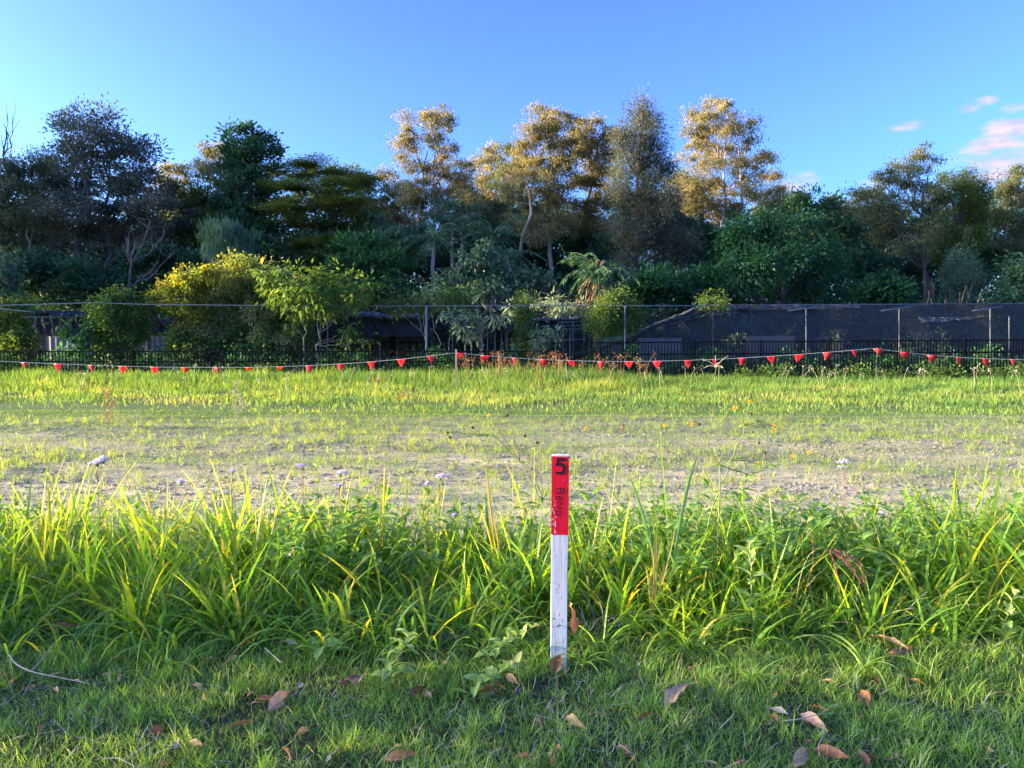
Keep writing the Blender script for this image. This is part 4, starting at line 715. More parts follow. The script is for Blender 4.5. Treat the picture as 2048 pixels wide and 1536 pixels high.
# ---------------------------------------------------------------- the numbered marker peg
def peg():
    q = G(1117, 1332); D = q.y; th = P(1121, 911, D).z; wd = 33 * D / F * 1.02; dp = .028
    lean = math.atan2(P(1121, 911, D).x - q.x, th)
    root = thing('marker_peg', 'white wooden survey peg with red painted top numbered 5', 'marker peg', (q.x, D, 0)); root.rotation_euler = (math.radians(-1.0), lean, math.radians(-3))
    WP = surf('white_peg_paint', [(.28, (.34, .32, .30)), (.42, (.62, .61, .61)), (.6, (.74, .74, .75))], 60, .75, .4, (1.6, 1, .05), bumpd=.002)
    RP = surf('red_peg_paint', [(.3, (.68, .006, .025)), (.7, (.80, .008, .035))], 40, .4, .2, (1.2, 1, .2), bumpd=.001)
    INK = plain('black_ink', (.01, .008, .01), .5); INK2 = plain('faded_marker_ink', (.10, .004, .012), .6); SCR = plain('scraped_primer', (.75, .55, .60), .8)
    mb = MB(); a, b = wd / 2, dp / 2; bv = .002
    def prism(mb, a, b, z0, z1, bv=.002, jag=0):
        ring = [(-a + bv, -b), (a - bv, -b), (a, -b + bv), (a, b - bv), (a - bv, b), (-a + bv, b), (-a, b - bv), (-a, -b + bv)]; n = 8
        v = [(x, y, z0) for x, y in ring] + [(x, y, z1) for x, y in ring]; v += [(x * .985, y * .95, z1 + .0025) for x, y in ring]
        f = [[i, (i + 1) % n, n + (i + 1) % n, n + i] for i in range(n)] + [[n + i, n + (i + 1) % n, 2 * n + (i + 1) % n, 2 * n + i] for i in range(n)]
        mb.flat = True; mb.add(v, f); mb.f.setdefault(8, []).append(np.array([np.arange(16, 24)]) + mb.n - 24); mb.mv.setdefault(8, []).append(np.array([.5], dtype=np.float32))
    prism(mb, a, b, -.1, th); mb.build('timber', WP, root)
    zr = P(1119, 1069, D).z; mb = MB(); ring = [(-a - .0012, -b - .0012), (a + .0012, -b - .0012), (a + .0012, b + .0012), (-a - .0012, b + .0012)]
    nj = 12; v = []; f = []
    for k in range(4):
        p0, p1 = np.array(ring[k]), np.array(ring[(k + 1) % 4])
        for i in range(nj): p = p0 + (p1 - p0) * i / nj; v += [(p[0], p[1], zr + rng.normal(0, .0012)), (p[0], p[1], th - .004 + rng.normal(0, .0008))]
    m = len(v) // 2; f = [[2 * i, 2 * ((i + 1) % m), 2 * ((i + 1) % m) + 1, 2 * i + 1] for i in range(m)]; mb.flat = True; mb.add(v, f); mb.build('red_band', RP, root)
    s = D / F; yf = -b - .0022
    def W2(px, py):  # photo pixels on the face -> local face
        return np.array([(px - 1120.5) * s * 1.02 + .0, yf, th - (py - 912) * s * 1.0 * (th - zr) / ((1069 - 911) * s)])
    def stroke(mb, pts, w, wj=0, off=0):
        P_ = np.array([W2(*p) for p in pts]); t = np.gradient(P_, axis=0); t /= np.linalg.norm(t, axis=1)[:, None] + 1e-9; nrm = np.stack([-t[:, 2], 0 * t[:, 0], t[:, 0]], 1)
        ww = (w * s / 2) * (1 + rng.uniform(-wj, wj, len(P_)))[:, None]; v = np.concatenate([P_ + nrm * ww, P_ - nrm * ww]) + np.array([0, -off, 0]); n = len(P_); i = np.arange(n - 1); mb.add(v, np.stack([i, i + 1, n + i + 1, n + i], -1))
    def smooth(pts, n=24):
        pts = np.array(pts, float); t = np.linspace(0, 1, len(pts)); tt = np.linspace(0, 1, n); q = np.stack([np.interp(tt, t, pts[:, 0]), np.interp(tt, t, pts[:, 1])], 1); q[1:-1] = (q[:-2] + q[1:-1] * 2 + q[2:]) / 4; return q
    mb = MB(); stroke(mb, [(1130, 920), (1113.2, 920)], 5.4); stroke(mb, [(1116, 918), (1114.2, 933.5)], 5.0, 0, .0001)
    th_ = np.linspace(-2.35, 2.35, 22); stroke(mb, [(1118.6 + 9.6 * math.cos(q_), 938.4 + 9.3 * math.sin(q_)) for q_ in th_], 5.4, 0, .0002); mb.build('number_five', INK, root)
    mb = MB(); X0 = 1112.5; Hh = 14
    def let(y0, w, strokes):
        for st in strokes: stroke(mb, smooth([(X0 + ly * Hh, y0 + lx * w) for lx, ly in st], 10), 2.0, .25, rng.uniform(0, .0003))
    X0 = 1113; let(977.5, 12, [[(0, 0), (0, 1.1)], [(0, 1.1), (.7, 1.05), (.85, .8), (.6, .6), (0, .55)], [(0, .55), (.8, .5), (1, .25), (.75, .02), (0, 0)]])
    X0 = 1112; Hh = 12; stroke(mb, smooth([(X0 + ly * Hh, 993 + lx * 9) for lx, ly in [(.05, .5), (.95, .5), (.95, .8), (.55, 1), (.1, .8), (0, .5), (.1, .15), (.5, 0), (1, .15)]], 30), 2.0, .2)
    X0 = 1113; Hh = 12; let(1006.5, 11, [[(0, 0), (0, 1)], [(0, 1), (1, .05)], [(1, 0), (1, 1)]])
    X0 = 1111.5; Hh = 11; let(1022.5, 11, [[(0, 0), (0, 1)], [(0, 1), (.7, .95), (1, .5), (.7, .05), (0, 0)]])
    mb.build('handwritten_word', INK2, root)
    mb = MB()
    for i in range(26):
        x = rng.normal(1109.5, 2.2); y = rng.uniform(993, 1066); x = np.clip(x, 1105.2, 1118); l = rng.choice([.8, 1.2, 2, 3, 6]); stroke(mb, [(x, y), (x + rng.uniform(-.8, .8), y + l * .5), (x + rng.uniform(-1, 1), y + l)], rng.uniform(.4, 1.9), .4, .00015)
    for i in range(16): x = rng.uniform(1106, 1136); stroke(mb, [(x, 913.6), (x + rng.uniform(1, 4), 913.8)], rng.uniform(.5, 1.6), .3, .0001)
    stroke(mb, [(1126, 961), (1127.5, 961)], 1.6, 0, .0001); mb.build('scraped_paint', SCR, root)
    mb = MB()
    for x, y, w, l in ((1113, 1180, 1.5, 4), (1114, 1186, 1.6, 3), (1116, 1255, 3.5, 5), (1120, 1253, 2.5, 6), (1107, 1240, 1.8, 7), (1108, 1256, 1.6, 3), (1128, 1286, 1.6, 3)):
        y2 = y; stroke(mb, [(x, y2), (x + l * .4, y2 - l * .2), (x + l, y2)], w, .4)
    for k in range(34):
        x = rng.uniform(1105, 1136); y = rng.uniform(1180, 1322) if k % 3 else rng.uniform(1075, 1180); l = rng.uniform(1.5, 9); stroke(mb, [(x, y), (x + rng.uniform(-.3, .3), y + l * .5), (x + rng.uniform(-.4, .4), y + l)], rng.uniform(.25, .9), .5, -.0004)
    mb.build('dirt_marks', plain('mud_stain', (.16, .13, .10), .9), root)
peg()

# ---------------------------------------------------------------- far wood and undergrowth (masses nobody could count)
rng = np.random.default_rng(101)
def leafmass(name, mat, xs, ys, zf, n, npc, rc, L, W, label):
    mb = MB(); cx = U(*xs, n); cy = U(*ys, n); top = zf(cx, cy); cz = top * (1 - rng.random(n) ** 1.6 * .98)
    c = np.stack([cx, cy, cz], 1); o = rng.normal(0, .5, (n, npc, 3)) * (rc * U(.5, 1.3, n))[:, None, None]; pos = (c[:, None] + o).reshape(-1, 3); pos[:, 2] = np.maximum(pos[:, 2], .03)
    dd = o.reshape(-1, 3) + rng.normal(0, .4, pos.shape) * rc; dd[:, 2] -= .2 * rc
    vv = np.clip(np.repeat(U(.05, .75, n), npc) + rng.normal(0, .15, len(pos)), 0, 1); s_ = U(.6, 1.3, len(pos)); leafquads(mb, pos, dd, L * s_, W * s_, vv)
    o = mb.build(name, mat); tag(o, label, 'vegetation', None, 'stuff')
def bumpy(a, b, f):
    return lambda x, y: a + b * (np.sin(x * f + y * .7) + np.sin(x * f * 2.3 + 1.7) * .6 + np.sin(x * f * 5.1 + 4) * .35)
leafmass('far_wood', DARK, (-62, 66), (60, 66), bumpy(11.0, 1.3, .21), 5200, 60, 1.0, .34, .17, 'dark mass of far-off wood closing the view behind the trees')
leafmass('undergrowth', DARK, (-38, 40), (37.5, 46), bumpy(2.9, .5, .9), 2400, 40, .7, .24, .12, 'dark leafy undergrowth on the ground under the trees')
leafmass('fence_line_weeds', DEEP, (-20, 22), (27.4, 29.3), bumpy(.75, .25, 1.9), 1500, 26, .3, .13, .06, 'low green weeds growing through and behind the black fences')
leafmass('fence_line_weeds', VINE, (X(1480, 26), 22), (26.2, 26.9), bumpy(.34, .12, 2.3), 420, 26, .25, .10, .05, 'leafy weeds in front of the tall black fence')

# ---------------------------------------------------------------- shade trees, and bushes added for their shade, just outside the left of the view, where the low sun comes from
for x, y, sc, rz, l in ((-41, 36.5, 1.25, 1.0, 'nearest of the tall shade trees outside the left of the picture'), (-44, 43, 1.3, 2.4, 'second of the tall shade trees outside the left of the picture'), (-41, 49, 1.3, .3, 'third of the tall shade trees outside the left of the picture'),
                        (-52, 38.5, 1.35, 4.0, 'fourth of the tall shade trees, behind the nearest, outside the left'), (-54, 46, 1.4, 5.0, 'fifth of the tall shade trees, behind the second, outside the left'), (-51, 53, 1.4, 2.0, 'last of the tall shade trees outside the left of the picture')):
    clone(big, (x, y, 0), l, rz, sc)
clone(U1, (-25.5, 31.0, 0), 'glossy dark bush outside the left of the picture, level with the shade house', 1.2, .95)  # unseen bushes, added to keep the low sun off fence and vines
clone(U1, (-24.5, 28.6, 0), 'glossy dark bush outside the left of the picture, level with the low fence', 3.2, .82)
HB = T('garden_bush', 'rounded bush outside the left of the picture beside the mown grass', 'bush', 1024, 30, [(1000, 650, 45, 30), (1050, 640, 45, 34), (1024, 690, 60, 30), (985, 705, 35, 30), (1070, 705, 35, 30)], DEEP, DBARK, .12, .06, .6, 'dense', .05, cl=.3)  # unseen bushes, added and thinned to dapple the lawn with shade
HB.location = (-10.5, 2.4, -.3)
for i, (x, y, rz, sc) in enumerate(((-10.2, 3.75, 1.2, .42), (-12.4, 3.4, 2.2, .8), (-10.0, .9, .7, 1.0))):
    clone(HB, (x, y, -.1), ['low rounded bush outside the left of the picture beside the tall grass', 'smallest rounded bush outside the left of the picture', 'largest rounded bush outside the left of the picture'][i], rz, sc)

# ---------------------------------------------------------------- meadow
rng = np.random.default_rng(11)
def n2(x, y, f, s=0):                       # cheap smooth noise, about -1..1
    return (np.sin(x * f + s + 1.9 * np.sin(y * f * .8 + s * 2)) + np.sin(y * f * 1.3 + 2.1 * s + 1.7 * np.sin(x * f * .9 + s)) + .6 * np.sin((x + y) * f * 2.3 + s * 3)) / 2.6
def scatter(n, x0, x1, y0, y1, keep):
    x = U(x0, x1, n); y = U(y0, y1, n); m = rng.random(n) < keep(x, y); return x[m], y[m]
def blstuff(name, mat, parts, label):
    mb = MB()
    for (x, y, z, H, W, lean, droop, seg, val) in parts:
        n = len(x); blades(mb, np.stack([x, y, z + GB(x, y)], 1), H, W, U(0, 6.283, n), lean, droop, seg, val)
    tag(mb.build(name, mat), label, 'grass', None, 'stuff')
sm = lambda a, b, v: np.clip((v - a) / (b - a), 0, 1)
# long grass along the fence and the bright green strip
P_ = []
def wx(y): return 2 + y * .72
x, y = scatter(150000, -20, 20, 14.8, 26.9, lambda x, y: (np.abs(x) < wx(y)) * (.05 + .95 * sm(14.4, 17.6, y + 1.0 * n2(x, y, .8) - 2.2 * sm(-2, -8, x) + .8 * sm(6, 10, x))) * (.5 + .5 * sm(-.7, .1, n2(x, y * 1.5, 1.3, 8))) * np.clip(.35 + sm(14.5, 19, y + 1.4 * n2(x, y, .5, 3)), 0, 1) * (.8 + .4 * n2(x, y, 1.7, 2)))
nn = len(x); fx = np.interp(1024 + x / y * F, [-400, 800, 950, 1200, 1350, 2500], [1, 1, 1.35, 1.3, .25, .2]); hh = .055 + .07 * sm(15, 18.5, y) + .26 * fx * sm(20.5, 24, y + n2(x, y, .7)) * (.75 + .45 * n2(x, y, 1.1, 5)) + .09 * n2(x, y, 2.5, 3) * sm(16, 19, y) + .10 * fx * np.maximum(n2(x, y, 1.9, 6), 0) * sm(20, 24, y)
H = np.clip(hh, .05, .6) * U(.5, 1.5, nn); v = np.clip(.42 + .34 * n2(x, y * 1.4, .9, 1) + .12 * n2(x, y, 3.1, 5) + rng.normal(0, .2, nn) - .3 * sm(21.5, 24, y), 0, 1)
P_.append((x, y, GZ(y) - .01, H, U(.010, .022, nn), U(.0, .5, nn), U(.1, 1.2, nn), 3, v))
blstuff('meadow_grass', MEADG, P_, 'long bright yellow-green grass strip in front of the fences')
P_ = []
x, y = scatter(300000, -15, 15, 5.2, 16.6, lambda x, y: (np.abs(x) < wx(y)) * np.clip(.42 + .30 * n2(x, y * 1.6, .9, 4) + .4 * n2(x, y, 3.1, 1) * .5 + .6 * sm(11, 13.5, y) + .6 * sm(6.4, 5.3, y) - .22 * sm(8.6, 7.2, y) * sm(5.4, 6.4, y), .03, 1))
nn = len(x); H = (.025 + .03 * rng.random(nn) + .05 * sm(6.6, 5.3, y) + .03 * sm(8.5, 7, y) * rng.random(nn)) * U(.7, 1.8, nn) * (1 - .25 * sm(11.5, 12.5, y))
v = np.clip(.36 + rng.normal(0, .2, nn) + .15 * n2(x, y, 1.3, 7) - .12 * sm(11, 12.5, y), 0, 1); P_.append((x, y, GZ(y) - .015, H, U(.004, .009, nn), U(.1, .9, nn), U(.2, 1.3, nn), 2, v))
tx, ty = scatter(4200, -13, 13, 6.0, 14.5, lambda x, y: (np.abs(x) < wx(y)) * np.clip(.5 + .6 * n2(x, y, .8, 9), 0, 1)); k = 14
x = (np.repeat(tx, k) + rng.normal(0, .03, len(tx) * k)); y = np.repeat(ty, k) + rng.normal(0, .03, len(tx) * k); nn = len(x)
P_.append((x, y, np.full(nn, -.01), U(.05, .16, nn), U(.004, .008, nn), U(.1, .8, nn), U(.1, 1, nn), 3, np.clip(rng.normal(.55, .2, nn), 0, 1)))
blstuff('sparse_grass', MEADG, P_, 'thin short grass sprouting over the bare pale soil')
# straw and grit lying on the soil
mb = MB(); x, y = scatter(160000, -13, 13, 5.2, 15.5, lambda x, y: (np.abs(x) < wx(y)) * np.clip(.45 + .4 * n2(x, y * 2, 1.2, 3), .05, 1) * (y < 99)); nn = len(x); a = U(0, 6.283, nn)
leafquads(mb, np.stack([x, y, U(-.012, .014, nn) + GB(x, y)], 1), np.stack([np.cos(a), np.sin(a) * .8, rng.normal(0, .22, nn)], 1), U(.02, .09, nn), U(.004, .012, nn), None, 3); tag(mb.build('straw_litter', STRAW), 'pale dry straw and cut grass lying over the soil', 'straw', None, 'stuff')
mb = MB(); nn = 45000; x, y = scatter(nn, -11, 11, 5.5, 14.5, lambda x, y: (np.abs(x) < wx(y)) * np.clip(.5 + .6 * n2(x, y * 2.2, .9, 6), .02, 1)); nn = len(x)
for q in range(2):
    s_ = U(.005, .026, nn); c = np.stack([x + q * .013, y + q * .02, GB(x + q * .013, y + q * .02) - .018], 1); a = U(0, 6.28, nn)
    p = [c + np.stack([np.cos(a + w) * s_, np.sin(a + w) * s_, 0 * s_], 1) for w in (0, 2.1, 4.2)]; t_ = c + np.stack([0 * s_, 0 * s_, s_ * .9], 1)
    vv = np.stack(p + [t_], 1).reshape(-1, 3); b0 = np.arange(nn)[:, None] * 4; fv = np.concatenate([b0 + np.array([[0, 1, 3]]), b0 + np.array([[1, 2, 3]]), b0 + np.array([[2, 0, 3]])]); mb.add(vv, fv, .5)
tag(mb.build('soil_clods', surf('clod_soil', [(.3, (.14, .11, .06)), (.5, (.36, .31, .19)), (.7, (.60, .55, .38))], 12, .95, .2)), 'small grey-brown clods and grit on the bare soil', 'soil', None, 'stuff')

# ---------------------------------------------------------------- mown lawn at the front
P_ = []
x, y = scatter(190000, -5, 5, 2.1, 4.6, lambda x, y: (np.abs(x) < 1.3 + y * .95) * np.clip(.95 + .4 * n2(x, y, 4, 2), .6, 1) * (1 - .6 * sm(3.7, 4.3, y)))
nn = len(x); v = np.clip(.45 + .22 * n2(x, y, 3.3, 1) + rng.normal(0, .2, nn), 0, .97); v = np.where(rng.random(nn) < .05, 1.0, v)
P_.append((x, y, np.full(nn, -.015), (.054 + .026 * n2(x, y, 6, 3)) * U(.45, 1.6, nn), U(.002, .0042, nn), U(.1, 1.0, nn), U(.2, 1.5, nn), 3, v))
tx, ty = scatter(1500, -5, 5, 2.1, 3.95, lambda x, y: (np.abs(x) < 1.3 + y * .95) * np.clip(.6 + .5 * n2(x, y, 2.1, 4), 0, 1)); k = 26
x = (np.repeat(tx, k) + rng.normal(0, .018, len(tx) * k)); y = np.repeat(ty, k) + rng.normal(0, .018, len(tx) * k); nn = len(x)
P_.append((x, y, np.full(nn, -.01), np.repeat(U(.07, .13, len(tx)), k) * U(.6, 1.2, nn), U(.0022, .0048, nn), U(.1, 1.0, nn), U(.2, 1.6, nn), 4, np.clip(np.repeat(U(.3, .9, len(tx)), k) + rng.normal(0, .12, nn), 0, .97)))
mb = MB(); x, y = scatter(9000, -4.5, 4.5, 2.1, 3.9, lambda x, y: (np.abs(x) < 1.3 + y * .95) * np.clip(.5 + .6 * n2(x, y, 2.3, 9), .05, 1)); nn = len(x)
blades(mb, np.stack([x, y, U(0, .03, nn)], 1), U(.03, .12, nn), U(.0015, .0035, nn), U(0, 6.28, nn), U(.8, 1.6, nn), U(-.2, .9, nn), 3, rng.random(nn)); tag(mb.build('lawn_thatch', STRAW), 'thin dry stems and clippings caught in the lawn', 'thatch', None, 'stuff')
blstuff('lawn', LAWNG, P_, 'short fine green lawn grass along the bottom of the picture')

# ---------------------------------------------------------------- tall grass band
def tuft(nt, xr, yr, per, Hr, Wr, leanr, droopr, spread, keep=None, hf=None, vmu=.5, front=0.0):
    tx = U(*xr, nt); ty = yr[0] + (yr[1] - yr[0]) * rng.random(nt)
    if keep is not None: m = rng.random(nt) < keep(tx, ty); tx, ty = tx[m], ty[m]
    nt = len(tx); th_ = U(.7, 1.2, nt) * (hf(tx, ty) if hf else 1); tv = rng.normal(vmu, .13, nt)
    rep = lambda q: np.repeat(q, per); n = nt * per; rr = np.abs(rng.normal(0, spread, n)); aa = U(0, 6.283, n)
    x = rep(tx) + rr * np.cos(aa); y = rep(ty) + rr * np.sin(aa) * .8
    az = aa + rng.normal(0, .6, n); H = U(*Hr, n) * rep(th_); 
    return np.stack([x, y, np.full(n, -.01)], 1), H, U(*Wr, n), az, U(*leanr, n), U(*droopr, n), np.clip(rep(tv) + rng.normal(0, .2, n), 0, 1)
def edge(x): return 3.80 + .07 * np.sin(x * 2.1) + .05 * np.sin(x * 5.3 + 1)
def hprof(x, y):
    px = 1024 + x / 4.6 * F
    h = np.interp(px, [-800, 0, 450, 600, 800, 1080, 1150, 1500, 1850, 1980, 2100, 3000], [1.0, .97, .95, .8, .76, .8, .82, .78, .86, 1.08, 1.1, 1.0])
    return h * (.62 + .38 * sm(3.8, 4.3, y))
mb = MB(); inb = lambda x, y: (y > edge(x)) * (y < 5.25 + .15 * np.sin(x * 1.7))
for a in ((700, (-6, 6), (3.7, 5.3), 12, (.34, .78), (.012, .027), (.05, .85), (.1, 1.9), .05, inb, hprof, .5), (560, (-6, 6), (3.75, 5.3), 12, (.25, .6), (.007, .013), (.05, .9), (.2, 1.9), .06, inb, hprof, .5), (280, (-6, 6), (3.75, 5.3), 18, (.2, .5), (.003, .006), (.05, .9), (.2, 1.8), .06, inb, hprof, .6),
          (60, (-6, 6), (4.6, 5.4), 3, (.45, .78), (.006, .012), (.02, .35), (.0, .7), .04, None, None, .75), (120, (-6, 6), (3.62, 3.95), 8, (.3, .6), (.009, .018), (.4, 1.0), (1.2, 2.4), .04, None, None, .4), (46, (-6, 6), (3.45, 3.7), 5, (.25, .5), (.008, .016), (.5, 1.1), (1.0, 2.4), .03, None, None, .35)):
    b, H, W, az, le, dr, v = tuft(*a); v = np.clip(v + .05 * sm(-.3, -2.2, b[:, 0]) * sm(3.9, 4.5, b[:, 1]), 0, 1); blades(mb, b, H, W, az, le, dr, 7, v)  # blades at the left and back made yellower, backlight put into their colour
tag(mb.build('tall_grass', TALLG), 'lush band of tall broad-bladed green grass behind the marker peg', 'grass', None, 'stuff')
mb = MB(); b, H, W, az, le, dr, v = tuft(260, (-6, 6), (3.75, 5.2), 12, (.12, .4), (.003, .008), (.3, 1.3), (.3, 1.6), .06, inb); blades(mb, b, H, W, az, le, dr, 5, v)
tag(mb.build('dead_grass', STRAW), 'dry straw-coloured dead blades tangled in the tall grass', 'grass', None, 'stuff')
# leafy creeping weeds mixed into the band
mb = MB(); sx, sy = [], []
for i in range(540):
    px = rng.choice([rng.uniform(1140, 2120), rng.uniform(1140, 2120), rng.uniform(1140, 1900), rng.uniform(530, 760), rng.uniform(-200, 1100), rng.uniform(2100, 2900)]); y = rng.uniform(4.15, 5.35); x = (px - 1024) / F * y
    h = rng.uniform(.2, .5); d = rng.uniform(0, 6.28); tip = np.array([x + .12 * math.cos(d), y + .1 * math.sin(d), h]); st = bez([x, y, 0], [x, y, h * .7], tip, 6); mb.tube(st, [.0032, .0015], 4, .35)
    n = rng.integers(5, 10); sz = rng.uniform(.06, .13); tv = rng.uniform(.1, .8)
    for j in range(n):
        t = .3 + .7 * j / (n - 1); q = [np.interp(t, np.linspace(0, 1, 6), st[:, k]) for k in range(3)]; bigleaf(mb, q, j * 2.4 + rng.uniform(-.4, .4), rng.uniform(.1, .9), sz * rng.uniform(.7, 1.2), sz * .5, rng.uniform(.3, 1.3), .3, np.clip(tv + rng.normal(0, .15), 0, 1), 3)
tag(mb.build('leafy_weeds', WEED), 'broad-leaved green weeds woven through the tall grass band', 'weeds', None, 'stuff')

# ---------------------------------------------------------------- single plants at the front
rng = np.random.default_rng(55)
def pt(x, y, D): return np.array(P(x, y, D))
def stemline(mb, a, b, r0=.003, r1=.0015, wv=.01, n=8, val=.5, bow=(0, 0, 0)):
    a, b = np.asarray(a, float), np.asarray(b, float); p = wob(bez(a, (a + b) / 2 + np.array(bow), b, n), wv * .5); mb.tube(p, [r0, r1], 5, val); return p
def puff(mb, c, r, n=90, L=.010, W=.0022, flat=.6):
    u = rng.normal(0, 1, (n, 3)); u[:, 2] = np.abs(u[:, 2]) * .9 - .15; u /= np.linalg.norm(u, axis=1)[:, None]; leafquads(mb, c + u * np.array([r, r, r * flat]) * .55, u + rng.normal(0, .15, (n, 3)), L, W, None, 0)
def ball(mb, c, r, val=.4, n=7):
    z = np.linspace(-1, 1, 6) * .98; mb.tube([np.asarray(c) + [0, 0, q * r] for q in z], np.sqrt(1 - z ** 2) * r, n, val)
def purple_flower(label, x, y, D, heads, low=None):
    base = np.array([X(x, D) + rng.normal(0, .02), D, 0]); root = thing('purple_flower', label, 'flower', base); sb = MB(); lb = MB(); top = pt(x, y + 18, D)
    p = stemline(sb, base, top, .0028, .002, .012, 9)
    for (hx, hy, r) in heads:
        c = pt(hx, hy, D); st = p[-1] if len(heads) == 1 else p[-2]; stemline(sb, st, c, .0018, .0012, .004, 5)
        hb = MB(); r_ = .9 * r / F * D
        for k in range(3): puff(hb, c + rng.normal(0, .4, 3) * r_ * np.array([1, .8, .3]), r_ * .7, 60, r_ * .55, r_ * .14)
        hb.build('flower_head', LILAC, root, loc=base); cb = MB()
        ball(cb, c - [0, 0, r_ * .45], r_ * .4, .4)
        cb.build('calyx', WEED, root, loc=base)
    for k in range(5):
        q = p[rng.integers(2, 7)]; bigleaf(lb, q, rng.uniform(0, 6.28), .5, rng.uniform(.035, .055), .028, 1.0, .3, rng.uniform(.2, .8), 4)
    sb.build('stem', RSTEM, root, loc=base); lb.build('foliage', WEED, root, loc=base)
purple_flower('pair of lilac flower heads on one reddish stem, farthest left of the purple flowers', 190, 915, 4.9, [(194, 925, 11), (206, 919, 12), (180, 928, 6)])
purple_flower('single pale lilac flower head leaning right on a bent pinkish stem', 350, 965, 4.8, [(362, 964, 9)])
purple_flower('small greyish lilac flower head on an upright pink stem, third from the left', 462, 950, 4.8, [(465, 942, 8), (452, 985, 6)])
purple_flower('fading greyish flower head on a thin stem left of the mint-leaved weed', 606, 932, 4.9, [(605, 933, 8), (599, 930, 5)])
purple_flower('bright lilac double flower, one head above the other, right of the mint-leaved weed', 681, 955, 4.8, [(681, 947, 10), (680, 970, 8)])
purple_flower('small bright lilac flower head on a curved pale stem left of the marker peg', 855, 970, 4.9, [(855, 967, 8)])
purple_flower('loose pinkish lilac flower head just right of the small bright one', 880, 958, 4.9, [(880, 954, 10), (895, 952, 5)])
purple_flower('low pale lilac flower close to the grass, nearest the marker peg on its left', 909, 1030, 4.8, [(909, 1029, 7)])
purple_flower('lone lilac flower head on a tall thin stem at the right over the bare soil', 1688, 925, 5.0, [(1688, 925, 10), (1684, 934, 6)])

def leafy_weed(label, name, base, tip, n, sz, mat, D2=None, droop=.9, el=.6, w=.45, t0=.15, r=.004, wav=.03, cat='weed', bow=(0, 0, .02), stem=STEMM):
    base = np.asarray(base, float); root = thing(name, label, cat, base); sb, lb = MB(), MB(); p = stemline(sb, base, tip, r, r * .5, .012, 9, .6, bow)
    for j in range(n):
        t = t0 + (1 - t0) * j / max(1, n - 1); q = np.array([np.interp(t, np.linspace(0, 1, 9), p[:, k]) for k in range(3)])
        for sgn in (0, math.pi):
            bigleaf(lb, q, j * 1.5 + sgn + rng.uniform(-.3, .3), el + rng.uniform(-.2, .4) + t * .3, sz * rng.uniform(.75, 1.15) * (1.1 - .45 * t), sz * w * (1.1 - .4 * t), droop * rng.uniform(.6, 1.5), .3, np.clip(.35 + .4 * t + rng.normal(0, .15), 0, 1), 5, rng.normal(0, .4), rng.normal(0, .3), wav)
    sb.build('stem', stem, root, loc=base); lb.build('foliage', mat, root, loc=base); return root
def g(x, y, z=0): v = G(x, y, z); return np.array(v)
leafy_weed('upright weed with paired mint-like leaves standing above the left grass', 'mint_weed', [X(640, 4.9), 4.9, 0], pt(634, 938, 4.9), 7, .075, WEED, w=.4)
leafy_weed('tall pale-stemmed weed with drooping light green leaves right of the peg', 'pale_leaf_weed', [X(1520, 3.82), 3.85, 0], pt(1500, 1090, 3.95), 8, .13, YOUNG, w=.36, droop=1.3, r=.006)
leafy_weed('yellow-green leafy weed rising behind the pale-stemmed one', 'pale_leaf_weed', [X(1512, 4.9), 4.9, 0], pt(1508, 1000, 4.9), 6, .085, YOUNG, w=.4)
leafy_weed('weed with round paired leaves beside the top of the marker peg', 'round_leaf_weed', [X(1190, 4.4), 4.4, 0], pt(1150, 925, 4.4), 6, .06, WEED, w=.6, r=.002)
leafy_weed('broad pale green leafy plant at the right edge above the lawn', 'pale_leaf_weed', [X(2030, 3.7), 3.75, 0], pt(2030, 1190, 3.7), 6, .10, YOUNG, w=.55, droop=1.1)
leafy_weed('dark broad-leaved weed at the right edge in the grass', 'broad_leaf_weed', [X(1985, 4.6), 4.6, 0], pt(1990, 1060, 4.6), 6, .10, WEED, w=.6)
for lbl, b_, t_, n_, sz_ in (('pale green runner shoot with curled leaves, lowest at lower centre', (925, 1392), (1032, 1332), 6, .060), ('pale runner shoot with a reddish-edged upright leaf pointing at the marker peg', (960, 1325), (1062, 1255), 5, .060),
                     ('pale crinkled shoot arching up right, left of the two runner shoots', (770, 1368), (818, 1275), 7, .065), ('small fresh seedling with glossy rounded leaves among dead leaves at left', (648, 1318), (640, 1290), 2, .085),
                     ('bright little sprig beside the arching leaf below the straw clump', (1395, 1290), (1418, 1262), 4, .05), ('small clover-like sprig with rounded leaves in front of the tall grass right of the peg', (1462, 1255), (1465, 1205), 4, .04)):
    B_ = g(*b_); D_ = B_[1]; leafy_weed(lbl, 'runner_shoot', B_, pt(*t_, D_ + .05), n_ + 2, sz_ * 1.75, YOUNG, droop=1.3, w=.42, wav=.07, r=.0045, cat='shoot')

def strap_plant(label, bx, by, leaves, mat, name='strap_leaf_grass', zb=.0):
    B_ = g(bx, by, zb); root = thing(name, label, 'grass clump', B_); lb = MB()
    for (az, el, L, W, dr, val) in leaves: bigleaf(lb, B_ + rng.normal(0, .006, 3) * [1, 1, 0], az, el, L, W, dr, .25, val, 12, rng.normal(0, .2), rng.normal(0, .2), .0, 'strap')
    lb.build('leaf', mat, root, loc=B_); return root
strap_plant('young grass plant with bright arching strap leaves in the right lawn', 1728, 1345, [(3.25, 1.25, .42, .028, 1.6, .35), (2.9, 1.4, .26, .026, 1.2, .6), (-.5, 1.2, .42, .026, 2.6, .3), (-1.5, 1.1, .24, .014, 2.5, .3), (-2.2, 1.0, .3, .012, 1.9, .3), (.9, .9, .3, .014, 1.6, .2), (-1.0, 1.3, .3, .012, 2.6, .2)], YOUNG)
